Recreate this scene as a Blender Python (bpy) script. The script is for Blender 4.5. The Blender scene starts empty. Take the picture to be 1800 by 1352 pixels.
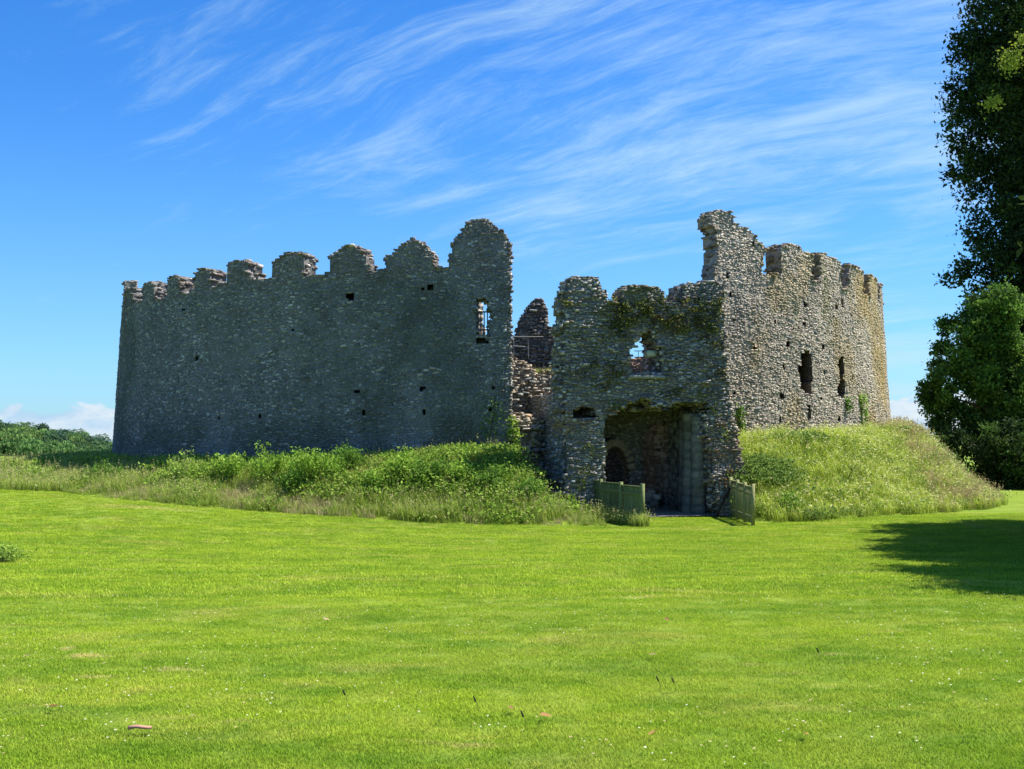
import bpy, math, random
import numpy as np
from mathutils import Vector, Matrix
R_ = math.radians
rng = np.random.default_rng(7)
random.seed(7)
S = bpy.context.scene
COL = S.collection

# ------------------------------------------------------------------ camera, light, exposure
EYE = 2.5
F = 1915.0            # focal length in pixels of an 1800 px wide frame
HOR = 775.0
cam = bpy.data.cameras.new('camera')
co = bpy.data.objects.new('camera', cam); COL.objects.link(co)
co.location = (0, 0, EYE); co.rotation_euler = (R_(90), 0, 0)
cam.sensor_width = 36; cam.lens = F/1800*36
cam.shift_y = (HOR-676)/1800
cam.clip_start = .1; cam.clip_end = 6000
S.camera = co
S.view_settings.view_transform = 'Standard'
S.view_settings.look = 'None'
S.view_settings.exposure = 1.0
S.view_settings.gamma = 1
S.cycles.max_bounces = 6
S.cycles.transparent_max_bounces = 8

SUN_A, SUN_E = 104, 60      # degrees from -Y towards +X, elevation
sd = Vector((math.sin(R_(SUN_A))*math.cos(R_(SUN_E)), -math.cos(R_(SUN_A))*math.cos(R_(SUN_E)), math.sin(R_(SUN_E))))
sl = bpy.data.lights.new('sun', 'SUN'); sl.energy = 4.9; sl.angle = R_(.5); sl.color = (1, .955, .86)
so = bpy.data.objects.new('sun', sl); COL.objects.link(so)
so.rotation_euler = (-sd).to_track_quat('-Z', 'Y').to_euler(); so.location = (30, 10, 40)

class NT:
    def __init__(s, nt): s.nt = nt; s.nt.nodes.clear()
    def n(s, typ, **kw):
        nd = s.nt.nodes.new(typ)
        ins = kw.pop('ins', {})
        for k, v in kw.items(): setattr(nd, k, v)
        for k, v in ins.items():
            if hasattr(v, 'is_output') or isinstance(v, bpy.types.NodeSocket): s.nt.links.new(v, nd.inputs[k])
            else: nd.inputs[k].default_value = v
        return nd
    def math(s, op, a, b=None, c=None, clamp=False):
        nd = s.nt.nodes.new('ShaderNodeMath'); nd.operation = op; nd.use_clamp = clamp
        for i, v in enumerate((a, b, c)):
            if v is None: continue
            if isinstance(v, bpy.types.NodeSocket): s.nt.links.new(v, nd.inputs[i])
            else: nd.inputs[i].default_value = v
        return nd.outputs[0]
    def ramp(s, v, a, b, lo=0., hi=1., smooth=True):
        nd = s.nt.nodes.new('ShaderNodeMapRange'); nd.interpolation_type = 'SMOOTHSTEP' if smooth else 'LINEAR'
        s.nt.links.new(v, nd.inputs[0])
        for i, x in enumerate((a, b, lo, hi)): nd.inputs[1+i].default_value = x
        return nd.outputs[0]
    def mix(s, f, a, b, typ='MIX'):
        nd = s.nt.nodes.new('ShaderNodeMix'); nd.data_type = 'RGBA'; nd.blend_type = typ
        for i, v in ((0, f), (6, a), (7, b)):
            if isinstance(v, bpy.types.NodeSocket): s.nt.links.new(v, nd.inputs[i])
            elif i == 0: nd.inputs[0].default_value = v
            else: nd.inputs[i].default_value = (*v, 1) if len(v) == 3 else v
        return nd.outputs[2]
    def noise(s, vec, scale, detail=4, rough=.55, dist=0.):
        nd = s.nt.nodes.new('ShaderNodeTexNoise')
        if vec is not None: s.nt.links.new(vec, nd.inputs['Vector'])
        nd.inputs['Scale'].default_value = scale; nd.inputs['Detail'].default_value = detail
        nd.inputs['Roughness'].default_value = rough; nd.inputs['Distortion'].default_value = dist
        return nd.outputs[0]
    def comb(s, x, y, z):
        nd = s.nt.nodes.new('ShaderNodeCombineXYZ')
        for i, v in enumerate((x, y, z)):
            if isinstance(v, bpy.types.NodeSocket): s.nt.links.new(v, nd.inputs[i])
            else: nd.inputs[i].default_value = v
        return nd.outputs[0]

W = bpy.data.worlds.new('World'); S.world = W; W.use_nodes = True
w = NT(W.node_tree)
sky = w.n('ShaderNodeTexSky', sky_type='NISHITA', sun_disc=False, sun_elevation=R_(SUN_E), sun_rotation=R_(180-SUN_A),
          altitude=0, air_density=1.0, dust_density=.35, ozone_density=3.0)
tc = w.n('ShaderNodeTexCoord').outputs['Generated']
sx = w.n('ShaderNodeSeparateXYZ', ins={0: tc})
X, Y, Z = sx.outputs
zz = w.math('ADD', w.math('MAXIMUM', Z, 0.0), .16)
px = w.math('DIVIDE', X, zz); py = w.math('DIVIDE', Y, zz)
wx = w.noise(w.comb(px, py, 1.7), 1.1, 3, .5); wy = w.noise(w.comb(py, px, 6.7), 1.3, 3, .5)
px = w.math('ADD', px, w.math('MULTIPLY', w.math('SUBTRACT', wx, .5), .28)); py = w.math('ADD', py, w.math('MULTIPLY', w.math('SUBTRACT', wy, .5), .28))
# cirrus: a high sheet, streaks swept along one wind direction
ca, sa = math.cos(R_(-36)), math.sin(R_(-36))
al = w.math('ADD', w.math('MULTIPLY', px, ca), w.math('MULTIPLY', py, sa))
ac = w.math('SUBTRACT', w.math('MULTIPLY', py, ca), w.math('MULTIPLY', px, sa))
v1 = w.comb(w.math('MULTIPLY', al, .55), w.math('MULTIPLY', ac, 1.7), 3.1)
n1 = w.noise(v1, 1.5, 9, .66, .5)
v2 = w.comb(w.math('MULTIPLY', al, 1.5), w.math('MULTIPLY', ac, 7.0), 8.3)
n2 = w.noise(v2, 1.6, 9, .75, .5)
big = w.noise(w.comb(px, py, 5.2), .62, 3, .5)
bias = w.ramp(X, -.3, .2, -.11, .05)
c = w.math('ADD', w.math('MULTIPLY', n1, .6), w.math('MULTIPLY', n2, .4))
c = w.math('ADD', c, w.math('MULTIPLY', w.math('SUBTRACT', big, .5), .55))
c = w.math('ADD', c, bias)
cir = w.ramp(c, .46, .76, 0, .72)
# low cumulus along the horizon
vh = w.comb(w.math('MULTIPLY', X, 1), w.math('MULTIPLY', Y, 1), w.math('MULTIPLY', Z, 2.1))
nh = w.noise(vh, 17, 8, .6, .25)
nl = w.noise(vh, 4.5, 2, .5)
cb = w.math('ADD', nh, w.math('MULTIPLY', w.math('SUBTRACT', nl, .5), .8))
lim = w.math('SUBTRACT', cb, w.math('MULTIPLY', Z, 13.5))
cum = w.ramp(lim, .06, .16, 0, .92)
haze = w.ramp(Z, 0., .30, .42, 0.)
hs = w.n('ShaderNodeHueSaturation', ins={'Hue': .5, 'Saturation': 1.32, 'Value': 1.0, 'Color': sky.outputs[0]})
base = w.mix(1.0, hs.outputs[0], (.59, .87, 1.15), 'MULTIPLY')
base = w.mix(haze, base, (1.5, 3.3, 5.3))
c1 = w.mix(cir, base, (3.4, 4.8, 5.7))
cshade = w.mix(w.ramp(nh, .35, .65), (2.7, 3.9, 5.2), (4.8, 5.2, 5.5))
c2 = w.mix(cum, c1, cshade)
bg = w.n('ShaderNodeBackground', ins={'Color': c2, 'Strength': .088})
w.n('ShaderNodeOutputWorld', ins={'Surface': bg.outputs[0]})

# ------------------------------------------------------------------ helpers
def hash2(ix, iy, seed=0):
    h = (ix.astype(np.int64)*374761393 + iy.astype(np.int64)*668265263 + seed*974634777) & 0xffffffff
    h = ((h ^ (h >> 13))*1274126177) & 0xffffffff
    return ((h ^ (h >> 16)) & 0xffff)/65535.0
def vnoise(x, y, seed=0):
    x = np.asarray(x, float); y = np.asarray(y, float)
    ix = np.floor(x); iy = np.floor(y); fx = x-ix; fy = y-iy
    fx = fx*fx*(3-2*fx); fy = fy*fy*(3-2*fy)
    a = hash2(ix, iy, seed); b = hash2(ix+1, iy, seed); c_ = hash2(ix, iy+1, seed); d = hash2(ix+1, iy+1, seed)
    return (a*(1-fx)+b*fx)*(1-fy) + (c_*(1-fx)+d*fx)*fy
def fbm(x, y, seed=0, o=4):
    t = 0; a = .5; s = 0
    for i in range(o):
        t = t + a*vnoise(np.asarray(x)*2**i, np.asarray(y)*2**i, seed+i*17); s += a; a *= .5
    return t/s
def ss(x, a, b):
    t = np.clip((np.asarray(x, float)-a)/(b-a), 0, 1); return t*t*(3-2*t)
def mesh_np(name, V, faces, cols=None, mat=None, smooth=False):
    """V (N,3); faces: list of (M,k) integer arrays; cols: (N,3) per-vertex colour"""
    me = bpy.data.meshes.new(name)
    V = np.asarray(V, np.float32)
    faces = [np.asarray(f, np.int32) for f in faces if len(f)]
    used = np.zeros(len(V), bool)
    for f in faces: used[f.ravel()] = True
    idx = np.cumsum(used)-1
    V = V[used]
    if cols is not None: cols = np.asarray(cols, np.float32)[used]
    faces = [idx[f] for f in faces]
    me.vertices.add(len(V)); me.vertices.foreach_set('co', V.ravel())
    lv = np.concatenate([f.ravel() for f in faces]).astype(np.int32)
    tot = np.concatenate([np.full(len(f), f.shape[1]) for f in faces]).astype(np.int32)
    st = (np.cumsum(tot)-tot).astype(np.int32)
    me.loops.add(len(lv)); me.loops.foreach_set('vertex_index', lv)
    me.polygons.add(len(tot)); me.polygons.foreach_set('loop_start', st); me.polygons.foreach_set('loop_total', tot)
    if smooth: me.polygons.foreach_set('use_smooth', np.ones(len(tot), bool))
    me.update(calc_edges=True)
    if cols is not None:
        a = me.color_attributes.new('tint', 'FLOAT_COLOR', 'POINT')
        a.data.foreach_set('color', np.concatenate([cols, np.ones((len(cols), 1), np.float32)], 1).ravel())
    if mat: me.materials.append(mat)
    return me
def obj(name, me, parent=None, loc=None, kind=None, label=None, cat=None, group=None):
    o = bpy.data.objects.new(name, me); COL.objects.link(o)
    if parent: o.parent = parent
    if loc is not None: o.location = loc
    for k, v in (('kind', kind), ('label', label), ('category', cat), ('group', group)):
        if v: o[k] = v
    return o
def boxes(C, H, M3, jit=0., taper=0., back=True):
    """N oriented boxes. C (N,3) centre, H (N,3) half sizes, M3 (N,3,3) rows = axes (along, up, out)."""
    N = len(C)
    sg = np.array([[-1,-1,-1],[1,-1,-1],[1,1,-1],[-1,1,-1],[-1,-1,1],[1,-1,1],[1,1,1],[-1,1,1]], float)
    L = sg[None]*H[:, None, :]
    if taper: L[:, 4:, :2] *= (1-taper*rng.random((N, 4, 2)))
    if jit: L += rng.normal(0, 1, L.shape)*H[:, None, :]*jit
    V = np.einsum('nki,nij->nkj', L, M3) + C[:, None, :]
    q = np.array([[4,5,6,7],[0,4,7,3],[5,1,2,6],[7,6,2,3],[0,1,5,4]] + ([[1,0,3,2]] if back else []))
    Fc = (q[None] + (np.arange(N)*8)[:, None, None]).reshape(-1, 4)
    return V.reshape(-1, 3), Fc
def inpoly(x, y, P):
    P = np.asarray(P, float); ins = np.zeros(np.shape(x), bool)
    x2, y2 = P[-1]
    for x1, y1 in P:
        if y1 != y2:
            c_ = ((y1 > y) != (y2 > y)) & (x < (x2-x1)*(y-y1)/(y2-y1)+x1)
            ins ^= c_
        x2, y2 = x1, y1
    return ins

# ------------------------------------------------------------------ materials
def mat(name):
    m = bpy.data.materials.new(name); m.use_nodes = True
    return m, NT(m.node_tree)
def finish(k, col, rough=.9, bump=None, bstr=.3, spec=.2, trans=0.):
    b = k.n('ShaderNodeBsdfPrincipled', ins={'Roughness': rough, 'Specular IOR Level': spec})
    k.nt.links.new(col, b.inputs['Base Color'])
    if bump is not None:
        bn = k.n('ShaderNodeBump', ins={'Strength': bstr, 'Distance': .02, 'Height': bump})
        k.nt.links.new(bn.outputs[0], b.inputs['Normal'])
    out = b.outputs[0]
    if trans:
        t = k.n('ShaderNodeBsdfTranslucent', ins={'Color': col})
        m = k.n('ShaderNodeMixShader', ins={0: trans, 1: out, 2: t.outputs[0]}); out = m.outputs[0]
    k.n('ShaderNodeOutputMaterial', ins={'Surface': out})
def tint_mat(name, rough=.9, nscale=25, namt=.35, spec=.2, trans=0., bstr=.5, sat=None):
    m, k = mat(name)
    a = k.n('ShaderNodeAttribute', attribute_name='tint').outputs['Color']
    p = k.n('ShaderNodeNewGeometry').outputs['Position']
    nz = k.noise(p, nscale, 4, .65)
    v = k.ramp(nz, .25, .75, 1-namt, 1+namt, False)
    mul = k.comb(v, v, v)
    c_ = k.mix(1.0, a, mul, 'MULTIPLY')
    finish(k, c_, rough, nz if bstr else None, bstr, spec, trans)
    return m
M_stone = tint_mat('rubble_stone', .85, 22, .42, .25)
M_mortar = tint_mat('wall_core', .95, 14, .35, .1)
M_leaf = tint_mat('leaf', .7, 3, .18, .12, .36, 0)
M_bark = tint_mat('bark', .9, 12, .4, .1)
M_wood = tint_mat('weathered_board', .8, 18, .35, .2)
M_metal = tint_mat('dull_metal', .5, 10, .1, .5, 0, 0)

def _lawn_xy(u, v):     # rough place of a worn spot, from its distance on the near-level lawn
    y_ = 8.
    for _ in range(30): y_ = .5*y_+.5*(EYE-.9*(1-max(0, min(1, (y_-3)/27))**2*(3-2*max(0, min(1, (y_-3)/27)))))*F/(v-HOR)
    return (u-900)/F*y_, y_
DRY = [(*_lawn_xy(u, v), rx_, ry_, am) for u, v, rx_, ry_, am in ((118, 1140, .10, .16, .9), (145, 1153, .16, .13, .95), (180, 1154, .14, .06, .8), (172, 1192, .22, .10, .6), (320, 1178, .28, .09, .55),
       (240, 1150, .2, .05, .4), (1330, 1172, .20, .10, .4), (250, 925, 2.4, .9, .5), (420, 912, 2.0, .6, .55))]
def grass_mat(name, trans, blade):
    m, k = mat(name)
    p = k.n('ShaderNodeNewGeometry').outputs['Position']
    mp = k.n('ShaderNodeMapping', ins={'Vector': p, 'Scale': (.55, 1.0, 0.0)})
    pv = mp.outputs[0]
    g = k.mix(k.ramp(k.noise(pv, .55, 4, .6), .35, .65), (.15, .24, .014), (.235, .325, .02))
    g = k.mix(k.ramp(k.noise(pv, 2.6, 5, .65), .38, .68), g, (.27, .335, .035))
    patchn = k.noise(pv, 5.5, 4, .6)
    # mowing lanes
    sxx = k.n('ShaderNodeSeparateXYZ', ins={0: p})
    wv = k.math('SINE', k.math('ADD', k.math('MULTIPLY', sxx.outputs[1], 2.1), k.math('MULTIPLY', k.noise(pv, .3, 2), 6)))
    g = k.mix(k.ramp(wv, -.8, .8, 0, .3), g, (.12, .215, .013))
    g = k.mix(k.ramp(k.noise(pv, 1.7, 5, .7), .47, .66, 0, .8), g, (.105, .205, .012))
    dry = k.ramp(k.noise(pv, .85, 6, .68, .6), .52, .72, 0, .5)
    g = k.mix(dry, g, (.40, .35, .10))
    dry2 = k.ramp(k.noise(k.n('ShaderNodeMapping', ins={'Vector': p, 'Scale': (.5, 2.2, 0.0), 'Location': (9, 4, 0)}).outputs[0], 1.15, 4, .6), .64, .74, 0, .75)
    g = k.mix(dry2, g, (.44, .36, .15))
    for (cx_, cy_, rx_, ry_, am) in DRY:
        dx_ = k.math('MULTIPLY', k.math('SUBTRACT', sxx.outputs[0], cx_), 1/rx_); dy_ = k.math('MULTIPLY', k.math('SUBTRACT', sxx.outputs[1], cy_), 1/ry_)
        dd = k.math('ADD', k.math('MULTIPLY', dx_, dx_), k.math('MULTIPLY', dy_, dy_))
        dd = k.math('ADD', dd, k.math('MULTIPLY', k.math('SUBTRACT', patchn, .1), 3.2))
        g = k.mix(k.ramp(dd, .9, 2.3, am*.85, 0), g, (.50, .40, .17))
    if blade:
        oi = k.n('ShaderNodeAttribute', attribute_name='tint').outputs['Color']
        g = k.mix(1.0, g, oi, 'MULTIPLY')
        finish(k, g, .7, None, 0, .15, trans)
    else:
        nf = k.noise(p, 38, 6, .75)
        g = k.mix(k.ramp(nf, .3, .72), k.mix(.55, g, (.05, .10, .01)), k.mix(.25, g, (.30, .34, .06)))
        clump = k.noise(p, 6, 5, .7)
        g = k.mix(k.ramp(clump, .35, .65, .25, 0), g, (.07, .12, .012))
        finish(k, g, .9, nf, .9, .1)
    return m
M_ground = grass_mat('mown_turf', 0, False)
M_blade = grass_mat('grass_blade', .35, True)

# ------------------------------------------------------------------ place geometry
CX, CY = -.44, 57.0
GD = np.array([math.sin(R_(13)), -math.cos(R_(13))])     # outward normal of the gatehouse front
GT = np.array([math.cos(R_(13)), math.sin(R_(13))])
GC = np.array([4.4, 36.05])
def outer_r(x, y):
    an = np.arctan2(np.asarray(x, float)-CX, CY-np.asarray(y, float))
    return np.interp(an, [.6, 1.1], [24.9, 23.4])+.5*np.sin(an*9)
def terrain(x, y):
    x = np.asarray(x, float); y = np.asarray(y, float)
    r = np.hypot(x-CX, y-CY)
    lawn = .9*(1-ss(y, 3, 30)) + .058*np.clip(-x-2, 0, 40)*ss(y, 12, 36)*(1-ss(y, 60, 110))
    lawn = lawn + .10*np.exp(-((x+11)/4)**2-((y-30)/3)**2) + .12*(fbm(x*.12, y*.12, 3, 3)-.5)
    H = np.interp(x, [-18, -9, -2, 6, 18], [1.5, 1.5, 1.95, 2.3, 2.85])
    ax = (x-GC[0])*GT[0] + (y-GC[1])*GT[1]
    bx = -((x-GC[0])*GD[0] + (y-GC[1])*GD[1])
    cut = np.where((bx > -9) & (bx < 22), ss(np.abs(ax), 2.8, np.where(ax < 0, 4.6, 3.7)), 1.0)
    outer = outer_r(x, y)
    k = ss(outer-r, 0, outer-19.7)**.85
    k = k*cut
    z = lawn*(1-k) + H*k
    z = z + k*(1-k)*1.3*(fbm(x*.5, y*.5, 9, 3)-.5)
    z = np.where(r < 18.0, 0.0*z, z)
    rr = np.hypot(x, (y-30)*1.0)
    drop = ss(rr, 46, 150)
    z = z - 17*drop*np.where(y > 10, 1, .3)
    hill = 15.5*np.exp(-((x+165)/75)**2 - ((y-330)/80)**2)
    return z + hill
def pix_ground(u, v, it=30):
    d = np.array([(u-900)/F, 1.0, (HOR-v)/F]); Yy = 5.
    while Yy < 120:
        if EYE+d[2]*Yy < terrain(d[0]*Yy, Yy): break
        Yy += .05
    return d[0]*Yy, Yy

# ground sheet
def axis_(lo, hi, dense_lo, dense_hi, dd):
    a = list(np.arange(dense_lo, dense_hi, dd)); s = dd; p = dense_lo
    L = []
    while p > lo: s *= 1.13; p -= s; L.append(p)
    s = dd; p = a[-1]; Rr = []
    while p < hi: s *= 1.13; p += s; Rr.append(p)
    return np.array(L[::-1]+a+Rr)
gx = axis_(-2500, 2500, -34, 34, .3); gy = axis_(-500, 4500, 2, 82, .3)
GX, GY = np.meshgrid(gx, gy); GZ = terrain(GX, GY)
ni, nj = GX.shape
I = np.arange(ni*nj).reshape(ni, nj)
q = np.stack([I[:-1, :-1], I[:-1, 1:], I[1:, 1:], I[1:, :-1]], -1).reshape(-1, 4)
obj('lawn', mesh_np('lawn', np.stack([GX, GY, GZ], -1).reshape(-1, 3), [q], None, M_ground, True), kind='structure')

# path through the gate
def gpt(a, b, z=0.):  # gate frame -> world: a along the front, b inwards
    return np.array([GC[0]+GT[0]*a-GD[0]*b, GC[1]+GT[1]*a-GD[1]*b, z])
m_, k = mat('gravel_path')
p = k.n('ShaderNodeNewGeometry').outputs['Position']
nf = k.noise(p, 45, 5, .7)
finish(k, k.mix(k.ramp(nf, .3, .7), (.16, .15, .135), (.34, .32, .29)), .95, nf, .6)
V = []; Fq = []
na, nb = 14, 40
for j in range(nb+1):
    for i in range(na+1):
        b = -.4 + j*.35; a = -1.15 + i*3.5/na + .05*math.sin(j*1.3)*(1 if i in (0, na) else 0)
        w3 = gpt(a, b); w3[2] = max(float(terrain(w3[0], w3[1])), 0)+.02+.012*random.random(); V.append(w3)
        if i < na and j < nb: Fq.append([j*(na+1)+i, j*(na+1)+i+1, (j+1)*(na+1)+i+1, (j+1)*(na+1)+i])
obj('path', mesh_np('path', V, [Fq], None, m_, True), kind='structure')

# ------------------------------------------------------------------ masonry builder
class Shell:
    """frame of the round wall: s = angle*19, z, d = depth inwards"""
    def rad(s, z): return 18.75 + .065*(8.8-z)
    def P(s, a, z, d):
        ph = a/19.0; r = s.rad(z)-d
        return np.stack([CX+r*np.sin(ph), CY-r*np.cos(ph), z+0*ph], -1)
    def frame(s, a):
        ph = np.asarray(a)/19.0
        t = np.stack([np.cos(ph), np.sin(ph), 0*ph], -1); o = np.stack([np.sin(ph), -np.cos(ph), 0*ph], -1)
        u = np.broadcast_to(np.array([0, 0, 1.]), t.shape)
        return np.stack([t, u, o], -2)
    def pix(s, u, v, side=0):
        z = 8.
        for _ in range(8):
            r = s.rad(z); dx = (u-900)/F
            A = dx*dx+1; B = -2*(dx*CX+CY); C_ = CX*CX+CY*CY-r*r
            D = B*B-4*A*C_
            Yy = (-B-math.sqrt(max(D, 0)))/(2*A)
            z = EYE+(HOR-v)/F*Yy
        X_ = dx*Yy
        return math.atan2(X_-CX, CY-Yy)*19.0, z
class Plane:
    def __init__(s, o, t, n, lean=0.): s.o = np.array(o, float); s.t = np.array(t, float); s.n = np.array(n, float); s.lean = lean
    def P(s, a, z, d):
        a = np.asarray(a, float); z = np.asarray(z, float); d = d - s.lean*(np.clip(4-z, 0, 4))*.06
        return np.stack([s.o[0]+s.t[0]*a-s.n[0]*d, s.o[1]+s.t[1]*a-s.n[1]*d, z+0*a], -1)
    def frame(s, a):
        N = len(a); M = np.array([[s.t[0], s.t[1], 0], [0, 0, 1.], [s.n[0], s.n[1], 0]])
        return np.broadcast_to(M, (N, 3, 3))
    def pix(s, u, v):
        dx = (u-900)/F
        Yy = (s.o[0]*s.n[0]+s.o[1]*s.n[1])/(dx*s.n[0]+s.n[1])
        return (dx*Yy-s.o[0])*s.t[0]+(Yy-s.o[1])*s.t[1], EYE+(HOR-v)/F*Yy

# a small stock of stone meshes shared by all single stones
STOCK = []
def stone_stock(n=14):
    for i in range(n):
        base = [(.27,.25,.22),(.20,.20,.20),(.33,.30,.25),(.15,.155,.165),(.25,.21,.17),(.38,.36,.32),(.22,.23,.20)][i % 7]
        sg = np.array([[-1,-1,-1],[1,-1,-1],[1,1,-1],[-1,1,-1]], float)*.5
        mid = sg*np.array([1, 1, 0]); mid[:, 2] = .28
        fr = sg*np.array([.82, .72, 0]); fr[:, 2] = .5
        V = np.concatenate([sg, mid, fr]); V[:, :2] *= 1+rng.normal(0, .09, (12, 2)); V[8:, 2] += rng.normal(0, .12, 4)
        f = []
        for L in (0, 4):
            for j in range(4): f.append([L+j, L+(j+1) % 4, L+4+(j+1) % 4, L+4+j])
        f.append([8, 9, 10, 11]); f.append([3, 2, 1, 0])
        c_ = np.array(base)*rng.uniform(.8, 1.2)
        STOCK.append(mesh_np('stone', V, [f], np.tile(c_, (12, 1)), M_stone))
stone_stock()

def masonry(parent, fr, solid, zr, ar, thick, ds=.11, dz=.10, core=None, pal=None, regions=None, pockets=(), h=(.035, .09), L=(.05, .20),
            prot=(.005, .055), tilt=.02, rough=.035, singles=0, body='wall', edge=1.0, edgecol=(1.08, 1.0, .94), tintf=None, coretint=(.17, .155, .135), back=True, relief=.35, both=False):
    """solid(a,z)->bool mask. regions: list of (name, func(a,z)). Builds core mesh + laid stones per region as children of parent."""
    na = int((ar[1]-ar[0])/ds)+1; nz = int((zr[1]-zr[0])/dz)+1
    a = ar[0]+np.arange(na+1)*ds; z = zr[0]+np.arange(nz+1)*dz
    A, Zg = np.meshgrid(a, z, indexing='ij')
    ac, zc = np.meshgrid(a[:-1]+ds/2, z[:-1]+dz/2, indexing='ij')
    wob = (fbm(ac*3.1, zc*3.1, 5, 3)-.5)*2*rough, (fbm(ac*3.1+40, zc*3.1, 6, 3)-.5)*2*rough
    sol = solid(ac+wob[0], zc+wob[1])
    pk = np.zeros_like(sol); pd = np.zeros(sol.shape)
    for poly, dep in pockets:
        m = inpoly(ac+wob[0]*.7, zc+wob[1]*.7, poly) & sol
        if not m.any():
            cx_, cz_ = np.mean(np.array(poly), 0); i = int((cx_-ar[0])/ds); j = int((cz_-zr[0])/dz)
            if 0 <= i < na and 0 <= j < nz: m[i, j] = sol[i, j]
        pk |= m; pd[m] = dep
    reg = np.zeros(sol.shape, int)
    regions = regions or []
    for i, (nm, fn) in enumerate(regions): reg[fn(ac, zc)] = i+1
    disp = (fbm(A*1.1, Zg*1.1, 11, 3)-.5)*.10*relief*2 + (fbm(A*5, Zg*5, 12, 2)-.5)*.05
    T = thick(A, Zg)
    front = fr.P(A, Zg, disp); backv = fr.P(A, Zg, T+disp*.5); nV = (na+1)*(nz+1)
    deep = {}
    Vall = [front.reshape(-1, 3), backv.reshape(-1, 3)]
    deps = sorted(set(np.round(pd[pk], 3)))
    for q_, dd in enumerate(deps):
        Vall.append(fr.P(A, Zg, disp+dd).reshape(-1, 3)); deep[dd] = nV*(2+q_)
    Vall = np.concatenate(Vall)
    idx = np.arange(nV).reshape(na+1, nz+1)
    c00, c10, c11, c01 = idx[:-1, :-1], idx[1:, :-1], idx[1:, 1:], idx[:-1, 1:]
    nm = fbm(A*2.3, Zg*2.3, 21, 3)
    base = np.array(coretint)[None, :]*(.7+.6*nm.reshape(-1, 1))
    if tintf is not None: base = tintf(A.ravel(), Zg.ravel(), base)
    colv = np.tile(base, (2+len(deps), 1))
    pad = np.pad(sol, 1)
    out = {}
    rims = []   # (i,j,dir) for stones along edges
    for ridx in range(len(regions)+1):
        inr = sol & (reg == ridx)
        if not inr.any(): continue
        fs = []
        m = inr & ~pk
        fs.append(np.stack([c00[m], c10[m], c11[m], c01[m]], -1))
        if back:
            m = inr
            fs.append(np.stack([c01[m], c11[m], c10[m], c00[m]], -1)+nV)
        for dd in deps:
            m = inr & pk & (np.abs(pd-dd) < .002); off = deep[dd]
            fs.append(np.stack([c00[m], c10[m], c11[m], c01[m]], -1)+off)
            for (di, dj, e0, e1) in ((-1, 0, c00, c01), (1, 0, c11, c10), (0, -1, c10, c00), (0, 1, c01, c11)):
                nbp = np.pad(pk, 1)[1+di:1+di+na, 1+dj:1+dj+nz]
                mm = m & ~nbp
                fs.append(np.stack([e0[mm], e1[mm], e1[mm]+off, e0[mm]+off], -1))
        for (di, dj, e0, e1) in ((-1, 0, c00, c01), (1, 0, c11, c10), (0, -1, c10, c00), (0, 1, c01, c11)):
            nb = pad[1+di:1+di+na, 1+dj:1+dj+nz]
            m = inr & ~nb
            fs.append(np.stack([e1[m], e0[m], e0[m]+nV, e1[m]+nV], -1))
            ii, jj = np.nonzero(m)
            for i, j in zip(ii, jj): rims.append((ridx, i, j, di, dj))
        name = body if ridx == 0 else regions[ridx-1][0]
        me = mesh_np(name, Vall, fs, colv, core or M_mortar)
        out[ridx] = obj(name, me, parent)
    # laid stones on the face
    pal = np.array(pal if pal is not None else [(.27,.25,.22),(.20,.20,.20),(.33,.30,.25),(.15,.155,.165),(.25,.21,.17),(.40,.38,.34),(.22,.23,.20),(.12,.115,.11)])
    Cc, Hh, Aa, Rg = [], [], [], []
    zz_ = zr[0]
    while zz_ < zr[1]:
        hh = rng.uniform(*h); x = ar[0]-rng.random()*.3
        while x < ar[1]:
            ln = rng.uniform(*L)**1.0*(.6+.8*rng.random()); hs_ = hh*rng.uniform(.7, 1.15)
            xc = x+ln/2; zc_ = zz_+hh/2+.09*(vnoise(xc*1.3, zz_*1.5, 31)-.5)*2+rng.normal(0, .016)
            i = int((xc-ar[0])/ds); j = int((zc_-zr[0])/dz)
            x += ln+rng.uniform(.002, .022)
            if not (0 <= i < na and 0 <= j < nz) or not sol[i, j] or pk[i, j]: continue
            i0 = max(int((xc-ln*.42-ar[0])/ds), 0); i1 = min(int((xc+ln*.42-ar[0])/ds), na-1)
            if pk[i0, j] or pk[i1, j]: continue
            if not sol[i0, j] or not sol[i1, j]:
                ln *= .55
                i0 = max(int((xc-ln*.42-ar[0])/ds), 0); i1 = min(int((xc+ln*.42-ar[0])/ds), na-1)
                if not sol[i0, j] or not sol[i1, j]: continue
            Cc.append((xc, zc_)); Hh.append((ln/2, hs_/2)); Rg.append(reg[i, j])
        zz_ += hh*.97
    Cc = np.array(Cc); Hh = np.array(Hh); Rg = np.array(Rg); N = len(Cc)
    d0 = (fbm(Cc[:, 0]*1.1, Cc[:, 1]*1.1, 11, 3)-.5)*.10*relief*2
    pr = rng.uniform(prot[0], prot[1], N)*(.4+rng.random(N)*1.2)
    depth = .11+pr
    cen = fr.P(Cc[:, 0], Cc[:, 1], d0-pr+depth/2)
    Mx = np.array(fr.frame(Cc[:, 0]))
    # small tilt of each stone
    th = rng.normal(0, .13, N); ca_, sa_ = np.cos(th), np.sin(th)
    t0, u0 = Mx[:, 0].copy(), Mx[:, 1].copy()
    Mx[:, 0] = t0*ca_[:, None]+u0*sa_[:, None]; Mx[:, 1] = -t0*sa_[:, None]+u0*ca_[:, None]
    H3 = np.stack([Hh[:, 0], Hh[:, 1], depth/2], -1)
    mean_ = pal.mean(0)*1.08; col = 1.06*(pal[rng.integers(0, len(pal), N)]*.64+mean_*.36)*rng.uniform(.8, 1.2, (N, 1))
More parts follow.
